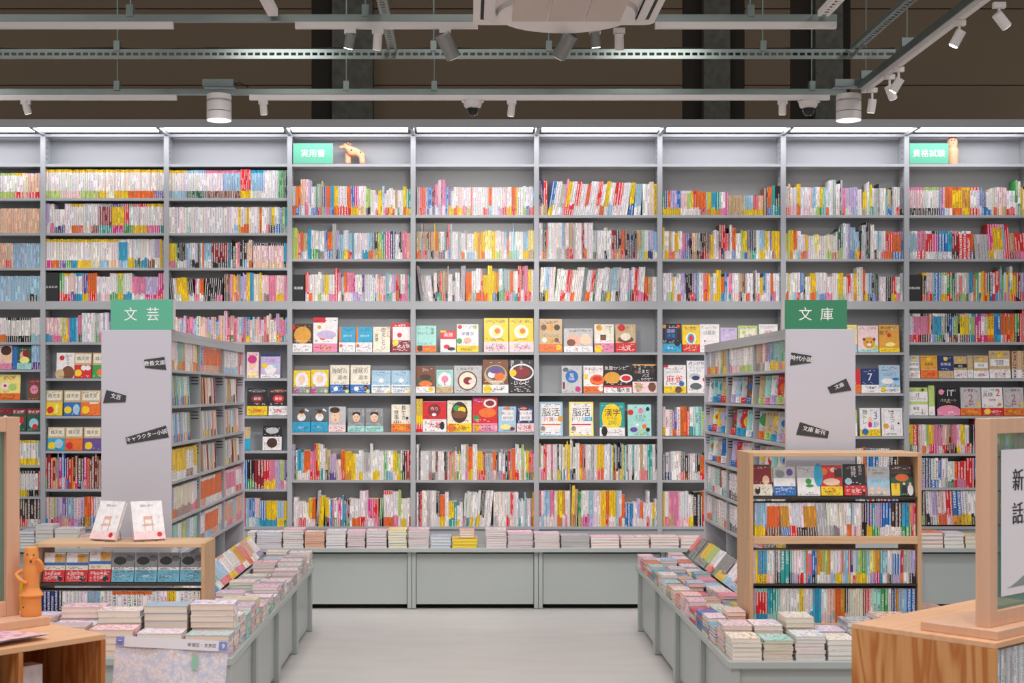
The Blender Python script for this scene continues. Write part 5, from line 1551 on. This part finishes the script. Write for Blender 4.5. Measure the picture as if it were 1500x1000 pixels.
RL = Loc((2.095 * 0.66, 5.645 * 0.66, 0), (0.743, 0.669, 0), (-0.669, 0.743, 0))
crate(RL, 0.80, 0.434, 0.573, H_, 'upper orange plywood crate holding magazines, right foreground', mats=('ply', 'plytop'))
crate(RL, 0.80, 0.434, 0.0, 0.5725, 'lower orange plywood crate under the right foreground crate', mats=('ply', 'plytop'))
framed_sign(RL, 0.075, 0.055, H_ + 0.0005, 0.46, 0.587, (-0.035, -0.040, 0.50, 0.185), 'wood-framed sign with white sheet on the right crate', ['新刊', '話題'], 0.30, 0.40, px=0.058 + 0.02)
# magazines inside the right crate
mr = random.Random(4)
x = 0.018
Mx = RL.M()
i = 0
while x < 0.34:
    w = mr.choice([0.008, 0.010, 0.012])
    p = Mx @ Vector((x, 0.012, 0))
    mb = MB()
    spine_book(mb, Matrix.Identity(4), w, 0.275, 0.20, mr.choice(['wr', 'wk', 'w', 'lw', 'gw', 'wrw', 'kwr']), mr)
    o = mb.build('magazine', ['spine', 'paper'])
    Q = Mx.copy()
    Q.translation = (p.x, p.y, 0.573 + 0.0157)
    o.matrix_world = Q
    i += 1
    tag(o, '%s magazine spine from the left in the right crate' % ordinal(i), 'magazine', 'magazines in the right crate')
    x += w + 0.0006

# left display
C0 = Vector((-0.985, 3.872, 0))
pdir, qdir = Vector((-0.66, -0.751, 0)), Vector((-0.751, 0.66, 0))
LL = Loc(C0 + pdir * 0.62, -pdir, qdir)      # x runs from the near left end to the right corner
crate(LL, 0.62, 0.50, 0.573, H_, 'upper orange plywood crate with open front, left foreground', dividers=(0.355,), mats=('ply', 'plytop'))
crate(LL, 0.62, 0.50, 0.0, 0.5725, 'lower orange plywood crate under the left foreground crate', mats=('ply', 'plytop'))
framed_sign(LL, 0.042, 0.335, H_ + 0.0005, 0.52, 0.587, (-0.04, -0.09, 0.56, 0.11), 'wood-framed glass sign on the left crate, cut by picture edge', [], 0, 0)
# things in the left crate
Mx = LL.M()
gr_ = random.Random(9)
z = 0.573 + 0.0155
for i in range(9):
    h = 0.0265
    mb = MB()
    flat_book(mb, Matrix.Identity(4), 0.24, 0.30, h, lin('d8d8dc'), lin('dcdde2'), gr_, lin('606068'), -1)
    o = mb.build('catalogue', ['spine', 'cover', 'paper'])
    p = Mx @ Vector((0.19, 0.05, 0))
    Q = Mx.copy()
    Q.translation = (p.x, p.y, z)
    o.matrix_world = Q
    tag(o, '%s grey catalogue from the bottom of the pile in left crate' % ordinal(i + 1), 'catalogue', 'grey catalogues in the left crate')
    z += h + 0.0005
mb = MB().box(-0.04, 0, 0, 0.04, 0.05, 0.22, lin('eee6ea'))
o = mb.build('price_card', 'print')
p = Mx @ Vector((0.46, 0.12, 0))
Q = Mx.copy()
Q.translation = (p.x, p.y, 0.573 + 0.0157)
o.matrix_world = Q
tag(o, 'white card standing inside the left crate', 'card')

# glossy magazine lying on the left crate
mb = MB()
n = 12
for i in range(n):
    for j in range(8):
        def S(a, b):
            x = a / n * 0.30
            y = b / 8 * 0.185
            return (x, y, 0.004 + 0.010 * math.sin(math.pi * a / n) + 0.012 * (a / n) ** 3 * (1 - b / 8))
        q = [S(i, j), S(i + 1, j), S(i + 1, j + 1), S(i, j + 1)]
        uv = [(3 + a * 3.2, 7 + b * 3.2) for a, b, _ in q]
        mb.face(q, lin('f1cfd6'), lin('d86aa0'), uv, 0)
        mb.face([(a, b, c - 0.0035) for a, b, c in q[::-1]], lin('e6e2e6'), m=0)
o = mb.build('glossy_magazine', 'cover', smooth=True)
p = Mx @ Vector((0.17, 0.02, 0))
Q = Mx.copy() @ Matrix.Rotation(math.radians(3), 4, 'Z')
Q.translation = (p.x, p.y, H_ + 0.0005)
o.matrix_world = Q
tag(o, 'pink glossy magazine lying on top of the left crate', 'magazine')

# clay figurine with one arm raised to its cheek
fx, fy = -1.237, 4.03
t = empty('clay_figurine', (fx, fy, H_ + 0.025), math.radians(8), 'orange clay figurine with hand at cheek beside the left frame', 'figurine')
sc = 0.00193
prof = [(14.0, 0), (14.8, 2), (14.6, 12), (14.2, 24), (14.4, 28), (17.5, 29.5), (17.8, 31), (12.6, 39), (11.6, 42), (11.9, 44), (11.3, 50), (11.8, 58), (12.0, 66), (11.2, 72), (10.4, 76),
        (10.8, 80), (11.0, 86), (10.2, 92), (9.0, 97), (8.6, 99.5), (7.4, 100.5), (6.8, 99.6), (0.4, 99.0)]
bd = MB().lathe([(r * sc, z * sc) for r, z in prof], 32)
bd.build('body', 'clay2', t, smooth=True)
clay_mesh('arm', [tuple(c * sc for c in v) for v in [(-9, 0, 67), (-18, -1, 63), (-21, -4, 60), (-15, -9, 54), (-7, -12.5, 50), (-3, -13.5, 50)]], [(i, i + 1) for i in range(5)], [r * sc for r in (4, 3.8, 3.6, 3.3, 3.0, 2.4)], 'clay2', t, (0, 0, 0))
clay_mesh('arm', [tuple(c * sc for c in v) for v in [(9, 0, 66), (14, -3, 66), (17, -6, 71), (15.5, -9, 78), (12, -10, 82.5), (9, -9.5, 83)]], [(i, i + 1) for i in range(5)], [r * sc for r in (4, 3.9, 3.6, 3.2, 2.9, 2.4)], 'clay2', t, (0, 0, 0))
m3 = MB()
for a, b, d, r in ((-3.8, 91, -11.2, 1.1), (5.2, 90, -10.2, 1.1), (1.5, 80.5, -12.2, 1.3), (-9, 14, -12.6, 0.9)):
    m3.cyl((a * sc, d * sc, b * sc), (a * sc, (d + 4) * sc, b * sc), r * sc, n=12)
m3.build('face_holes', 'black', t)
m4 = MB().cyl((1.4 * sc, -10.2 * sc, 88 * sc), (1.8 * sc, -12.6 * sc, 83.5 * sc), 0.9 * sc, 1.7 * sc, n=12)
m4.build('nose', 'clay2', t, smooth=True)
# yellow book standing behind the figurine
display_book('display_book', -1.350, 4.165, H_ + 0.004, 0.11, 0.105, 0.02, 'y', '', math.radians(3), 'yellow book standing behind the orange clay figurine', 'single props on the left crate', yaw=0.0)

# folded street map on its own stand
mt = empty('map_stand', (-0.83, 4.14, 0), 0, 'plywood pedestal under the street map, left foreground', 'pedestal')
o = box('pedestal', -1.03, 4.02, 0, -0.60, 4.34, 0.57, 'ply', mt)
mp = empty('street_map', (0, 0, 0), 0, 'open folded street map leaning up in the left foreground', 'map')
mp.matrix_world = Matrix.Translation((-0.868, 4.08, 0.5745)) @ Matrix.Rotation(math.radians(3), 4, 'Y') @ Matrix.Rotation(math.radians(-8), 4, 'X')
mb = MB()
w, h = 0.325, 0.262
cx = [-w / 2, -w / 2 + 0.008, -0.05, 0.0, w / 2]
cy = [0, 0, 0.006, 0, 0.004]
xs = [-w / 2 + w * i / 4 for i in range(5)]
ys_ = [0, 0.006, -0.002, 0.006, 0]
for i in range(4):
    mb.face([(xs[i], ys_[i], 0), (xs[i + 1], ys_[i + 1], 0), (xs[i + 1], ys_[i + 1], h), (xs[i], ys_[i], h)])
    mb.face([(xs[i], ys_[i] + 0.002, 0), (xs[i], ys_[i] + 0.002, h), (xs[i + 1], ys_[i + 1] + 0.002, h), (xs[i + 1], ys_[i + 1] + 0.002, 0)])
mb.build('map_sheet', 'map', mp)
M['mapblue'] = mat('map_corner_violet', '8a8fd0', 0.5)
M['mapgreen'] = mat('map_park_green', '9ccbae', 0.5)
hd = MB().box(-w / 2 + 0.001, -0.0035, h - 0.030, w / 2 - 0.001, -0.0028, h - 0.001)
hd.build('map_header', 'sheet', mp)
for xx in (-w / 2 + 0.013, w / 2 - 0.014):
    MB().box(xx - 0.012, -0.0042, h - 0.028, xx + 0.012, -0.0037, h - 0.002).build('corner_tab', 'mapblue', mp)
text_obj('tab_number', '9', 0.018, 'letter', mp, (w / 2 - 0.014, -0.0046, h - 0.015), stroke=0.001)
text_obj('map_title', '新宿区・文京区', 0.011, 'ink', mp, (w / 2 - 0.075, -0.0040, h - 0.015))
MB().lathe([(0.001, 0), (0.006, 0.002), (0.0005, 0.003)], 10).build('tab_pin', 'letter', mp, (-w / 2 + 0.013, -0.0046, h - 0.016))
MB().box(0.062, -0.0036, h - 0.085, 0.078, -0.003, h - 0.045).build('park_patch', 'mapgreen', mp)

# ------------------------------------------------------------------ ceiling rails and fixtures
Y3, Y1, Y2 = 9.2, 7.4, 8.6
def rail_x(name, px0, px1, py0, py1, Y, label, duct=None, hangers=(), slots=False):
    """horizontal steel rail across the shop, with a white lighting duct under it and hanger rods above"""
    s = FPX / Y
    x0, x1 = (px0 - VX) / s, (px1 - VX) / s
    z1, z0 = EYE + (VY - py0) / s, EYE + (VY - py1) / s
    t = empty(name, ((x0 + x1) / 2, Y, z0), 0, label, 'ceiling rail', 'ceiling rails')
    hl = (x1 - x0) / 2
    h = z1 - z0
    if slots:
        m = MB()
        m.box(-hl, 0, h * 0.64, hl, 0.002, h)
        m.box(-hl, 0, 0, hl, 0.002, h * 0.34)
        m.box(-hl, 0.002, h - 0.002, hl, 0.06, h)
        m.box(-hl, 0.002, 0, hl, 0.012, 0.002)
        pit = 10.5 / s
        n = int(2 * hl / pit)
        for i in range(n):
            m.box(-hl + i * pit, 0, h * 0.34, -hl + i * pit + pit * 0.3, 0.002, h * 0.64)
        m.build('slotted_channel', 'galv', t)
        for i in range(3):
            m = MB()
            pts = [(-hl + 2 * hl * q / 30, 0.02 + 0.01 * i, h + 0.006 + 0.006 * math.sin(q * 1.7 + i)) for q in range(31)]
            m.tube(pts, 0.005, 6).build('cable', 'cable', t)
    else:
        m = MB()
        m.box(-hl, 0, 0, hl, 0.04, h)
        m.build('strut_channel', 'galv', t, merge=True)
    if duct:
        for a, b in duct:
            xa, xb = (a - VX) / s - t.location.x, (b - VX) / s - t.location.x
            MB().box(xa, 0.004, -0.034, xb, 0.036, -0.0005).build('lighting_duct', 'white', t, merge=True)
    for a, ytop in hangers:
        xx = (a - VX) / s - t.location.x
        zt = EYE + (VY - ytop) / s - z0 if ytop > 0 else 5.3 - z0
        zt = 5.29 - z0
        m = MB().cyl((xx, 0.02, h), (xx, 0.02, zt), 0.005, n=8)
        m.build('hanger_rod', 'galv', t)
        MB().box(xx - 0.018, -0.006, h - 0.012, xx + 0.018, 0.046, h + 0.05).build('hanger_clip', 'galv', t, merge=True)
    return t
rail_x('lighting_rail', -60, 1226, 21, 31, Y1, 'near lighting rail with white duct crossing behind the air conditioner', [(-60, 253), (432, 700), (960, 1226)], [(190, 0), (535, 0), (1100, 0)])
rail_x('cable_tray', -60, 1312, 72, 86, Y2, 'slotted galvanised cable tray crossing below the ceiling', None, [(171, 0), (635, 0), (804, 0), (1118, 0)], slots=True)
rail_x('lighting_rail', -60, 1240, 130, 138, Y3, 'far lighting rail with white duct above the bookcases', [(-60, 258), (365, 1216)], [(171, 0), (507, 0), (636, 0), (1190, 0)])

def rail_y(name, px, py, Ya, Yb, label, w=0.04, h=0.04, slots=False, m='galv', duct=False, rods=()):
    """rail running towards the camera; (px, py) is where its far end Ya sits in the picture"""
    x, _, z = at(px, py, Ya)
    t = empty(name, (x, Ya, z), 0, label, 'ceiling rail', 'ceiling rails')
    L = Yb - Ya
    if slots:
        b = MB()
        b.box(-w / 2, L, 0, -w / 2 + w * 0.28, 0, 0.003)
        b.box(w / 2 - w * 0.28, L, 0, w / 2, 0, 0.003)
        b.box(-w / 2, L, 0.003, -w / 2 + 0.002, 0, h)
        b.box(w / 2 - 0.002, L, 0.003, w / 2, 0, h)
        n = int(-L / 0.05)
        for i in range(n):
            b.box(-w * 0.22, L + 0.05 * i, 0, w * 0.22, L + 0.05 * i + 0.02, 0.003)
        b.build('slotted_channel', m, t)
    else:
        MB().box(-w / 2, L, 0, w / 2, 0, h).build('strut_channel', m, t, merge=True)
    if duct:
        MB().box(-0.017, L, -0.034, 0.017, -0.05, -0.0005).build('lighting_duct', 'white', t, merge=True)
    for dy in rods:
        MB().cyl((0, dy, h), (0, dy, 5.29 - z), 0.005, n=8).build('hanger_rod', 'galv', t)
        MB().box(-0.035, dy - 0.02, h, 0.035, dy + 0.02, h + 0.05).build('hanger_clip', 'galv', t, merge=True)
    return t
rail_y('slotted_strut', 575, 73, Y2 - 0.02, 5.6, 'slotted white strut running towards the viewer left of centre', 0.055, 0.03, True)
rail_y('slotted_strut', 1253, 73, Y2 - 0.02, 5.6, 'slotted strut running towards the viewer at upper right', 0.06, 0.03, True)
rail_y('duct_strut', 400, 24, Y1 - 0.04, 5.0, 'short white strut running towards the viewer at upper left', 0.05, 0.04, False, 'white')
rail_y('duct_strut', 1206, 24, Y1 - 0.04, 5.0, 'white strut running towards the viewer from the near rail end', 0.06, 0.03, True, 'white')
rail_y('lighting_rail', 1262, 131, Y3, 5.0, 'lighting rail running towards the viewer at upper right', 0.045, 0.045, False, 'galv', True, (-0.1, -0.95))

def spot(px, py, Y, dirv, length, rad, lit, label, mname='greylamp', top=None, power=0, target=None):
    """track spotlight: adapter, bracket, cylinder body, lens; (px, py) is the body centre in the picture"""
    c = Vector(at(px, py, Y))
    d = Vector(dirv).normalized()
    t = empty('track_spotlight', c, 0, label, 'spotlight', 'track spotlights')
    a, b = -d * length / 2, d * length / 2
    body = MB().cyl(a, b, rad, n=20)
    lb = body.build('lamp_body', mname, t, smooth=True)
    MB().cyl(b + d * 0.0005, b + d * 0.003, rad * 0.82, n=20).build('lens', 'lamp' if lit else 'diffuser', lb)
    tz = top - c.z
    ax = a * 0.5
    MB().cyl((ax.x, ax.y, ax.z + rad * 0.5), (ax.x, ax.y, tz - 0.028), 0.007, n=10).build('arm', mname, t)
    MB().box(ax.x - 0.03, ax.y - 0.014, tz - 0.028, ax.x + 0.03, ax.y + 0.014, tz - 0.0005).build('track_adapter', mname if False else 'white', t, merge=True)
    if power:
        spot_light(c + d * (length / 2 + 0.02), target, power)
z1r = EYE + (VY - 31) / (FPX / Y1) - 0.0345
z3r = EYE + (VY - 138) / (FPX / Y3) - 0.0345
Yd1, Yd3 = Y1 + 0.02, Y3 + 0.02
spot(512, 60, Yd1, (-.22, .3, -1), 0.075, 0.026, True, 'small lit spotlight on the near rail, left end', 'greylamp', z1r, 28, (-1.6, 8.4, 0.3))
spot(553, 60, Yd1, (-.1, .5, -1), 0.085, 0.024, False, 'small unlit spotlight beside the lit one on near rail', 'white', z1r)
spot(656, 67, Yd1, (.55, .6, -1), 0.135, 0.040, False, 'large grey spotlight left of the air conditioner', 'greylamp', z1r, 75, (0.3, 10.4, 1.5))
spot(827, 67, Yd1, (-.6, .6, -1), 0.135, 0.040, False, 'large grey spotlight under the air conditioner', 'greylamp', z1r, 75, (-0.6, 10.4, 1.5))
spot(872, 58, Yd1, (.12, .3, -1), 0.078, 0.026, True, 'small lit spotlight right of the air conditioner', 'greylamp', z1r, 28, (1.7, 8.6, 0.4))
spot(907, 61, Yd1, (.08, .5, -1), 0.085, 0.024, False, 'pale unlit spotlight right of the lit one, near rail', 'white', z1r)
spot(39, 157, Yd3, (.18, .3, -1), 0.085, 0.024, False, 'leftmost white spotlight on the far rail', 'white', z3r, 28, (-2.8, 10.4, 1.3))
spot(386, 158, Yd3, (.04, .3, -1), 0.085, 0.024, False, 'white spotlight right of the left round lamp', 'white', z3r, 28, (-1.4, 10.4, 1.3))
spot(749, 160, Yd3, (-.1, .3, -1), 0.085, 0.024, False, 'white spotlight right of the left dome camera', 'white', z3r, 28, (0.3, 10.4, 1.3))
spot(1146, 158, Yd3, (.06, .3, -1), 0.085, 0.024, False, 'white spotlight left of the right dome camera', 'white', z3r, 28, (2.3, 10.4, 1.3))
xr = at(1262, 131, Y3)[0]
def on_right(py_off, Y):
    s = FPX / Y
    z = at(1262, 131, Y3)[2] - 0.0345
    return VX + xr * s, VY - (z - EYE) * s + py_off, Y
for (Yq, dirv, lit, lab, dx) in ((9.0, (-.1, .2, -1), False, 'white spotlight at the far end of the right rail', 2), (8.62, (.5, .3, -1), False, 'white spotlight tilted right on the right rail', 4), (8.42, (-.55, .3, -1), True, 'lit spotlight at middle of the right rail', -2),
                               (7.36, (-.5, .2, -1), True, 'lit spotlight near the top right corner', -4), (7.02, (.9, .2, -1), False, 'white spotlight tilted right at the top right corner', 26)):
    px, py, Yq = on_right(26, Yq)
    spot(px + dx, py, Yq, dirv, 0.085, 0.026, lit, lab, 'white', at(1262, 131, Y3)[2] - 0.0345, 22 if lit else 0, (2.0, 9.6, 0.6))

def round_lamp(px, label):
    x, _, z = at(px, 177, Y3 + 0.02)
    ztop = EYE + (VY - 138) / (FPX / Y3) - 0.0005
    t = empty('round_ceiling_lamp', (x, Y3 + 0.02, z), 0, label, 'ceiling lamp', 'white drum lamps')
    r = 0.08
    h = ztop - z
    MB().lathe([(r, 0.004), (r, h * 0.33)], 32).build('lower_drum', 'white', t, smooth=True)
    MB().lathe([(r, h * 0.36), (r, h * 0.72)], 32).build('middle_drum', 'white', t, smooth=True)
    MB().lathe([(r, h * 0.80), (r, h)], 32).build('upper_ring', 'white', t, smooth=True)
    MB().lathe([(r * 0.8, h * 0.33), (r * 0.8, h * 0.80)], 20).build('core', 'white', t)
    MB().lathe([(r * 0.97, 0), (r * 0.97, 0.0038)], 32).build('diffuser', 'diffuser', t)
    b = MB().box(-0.10, -0.05, h + 0.048, 0.10, 0.05, h + 0.092)
    b.build('driver_box', 'galv', t, merge=True)
    MB().tube([(0.10, 0, h + 0.07), (0.13, 0, h + 0.078), (0.16, 0, h + 0.066), (0.19, 0, h + 0.05)], 0.004, 6).build('driver_cable', 'cable', t)
round_lamp(321, 'white round drum lamp at the left of the far rail')
round_lamp(1243, 'white round drum lamp at the right of the far rail')

def dome(px, label):
    x, _, z = at(px, 170, Y3 + 0.02)
    t = empty('dome_camera', (x, Y3 + 0.02, z), 0, label, 'security camera', 'dome security cameras')
    k = Y3 / FPX
    MB().lathe([(12 * k, 13 * k), (12.6 * k, 14 * k), (14 * k, 19 * k), (14.2 * k, 21.5 * k), (4 * k, 22.5 * k)], 28).build('housing', 'white', t, smooth=True)
    MB().lathe([(0.3 * k, 0), (4 * k, 0.8 * k), (6.8 * k, 3.2 * k), (8.4 * k, 7 * k), (8.8 * k, 12.9 * k)], 24).build('dome_glass', 'smoke', t, smooth=True)
    MB().lathe([(8.9 * k, 11.2 * k), (10.4 * k, 12 * k), (11.6 * k, 13 * k)], 28).build('dome_ring', 'white', t, smooth=True)
    MB().cyl((0, 0, 22.5 * k), (0, 0, 23.6 * k), 2.2 * k, n=10).build('stem', 'white', t)
    for sx in (-1, 1):
        MB().cyl((sx * 13 * k, -3 * k, 20 * k), (sx * 16 * k, -3 * k, 20.6 * k), 1.6 * k, n=8).build('lug', 'white', t)
dome(692.5, 'white dome camera above the middle bookcases')
dome(1184, 'white dome camera beside the right round lamp')

# air conditioner cassette hanging at the top of the picture
ya = 7.2
xa0, _, za = at(693, 37, ya)
xa1 = at(956, 35, ya)[0]
t = empty('air_conditioner', ((xa0 + xa1) / 2, ya - 0.46, za), 0, 'white ceiling air conditioner cassette at the top centre', 'air conditioner')
hw = (xa1 - xa0) / 2
b = MB()
pts = []
for cx, cy, a0 in ((hw - .05, .41, 0), (-hw + .05, .41, 90), (-hw + .05, -.41, 180), (hw - .05, -.41, 270)):
    for q in range(5):
        an = math.radians(a0 + 22.5 * q)
        pts.append((cx + .05 * math.cos(an), cy + .05 * math.sin(an)))
n = len(pts)
for i in range(n):
    j = (i + 1) % n
    b.face([(pts[j][0], pts[j][1], 0), (pts[i][0], pts[i][1], 0), (pts[i][0], pts[i][1], .035), (pts[j][0], pts[j][1], .035)])
b.face([(p[0], p[1], 0) for p in pts[::-1]])
b.face([(p[0], p[1], .035) for p in pts])
b.build('panel', 'white', t, merge=True)
MB().box(-hw + 0.08, -0.38, 0.036, hw - 0.08, 0.38, 0.26).build('cassette_body', 'white', t, merge=True)
MB().lathe([(0.300, -0.030), (0.335, -0.022), (0.345, -0.0005)], 40, cy=0.20).build('round_panel', 'white', t, smooth=True)
for i in range(3):
    x0 = -0.265 + i * 0.18
    MB().box(x0, -0.40, -0.036, x0 + 0.172, 0.25, -0.0305).build('grille', 'acgrille', t, merge=True)
for sx in (-1, 1):
    MB().box(sx * 0.385 - 0.034, -0.34, -0.003, sx * 0.385 + 0.034, 0.34, -0.0006).build('outlet_slot', 'black', t, merge=True)
    f = MB()
    f.box(-0.028, -0.325, -0.004, 0.028, 0.325, 0.0, M4=Matrix.Translation((sx * 0.375, 0, -0.012)) @ Matrix.Rotation(math.radians(-24 * sx), 4, 'Y'))
    f.build('louver', 'white', t, merge=True)
for sx in (-1, 1):
    for sy in (-1, 1):
        MB().cyl((sx * 0.33, sy * 0.3, 0.26), (sx * 0.33, sy * 0.3, 5.29 - za), 0.006, n=8).build('hanger_rod', 'galv', t)
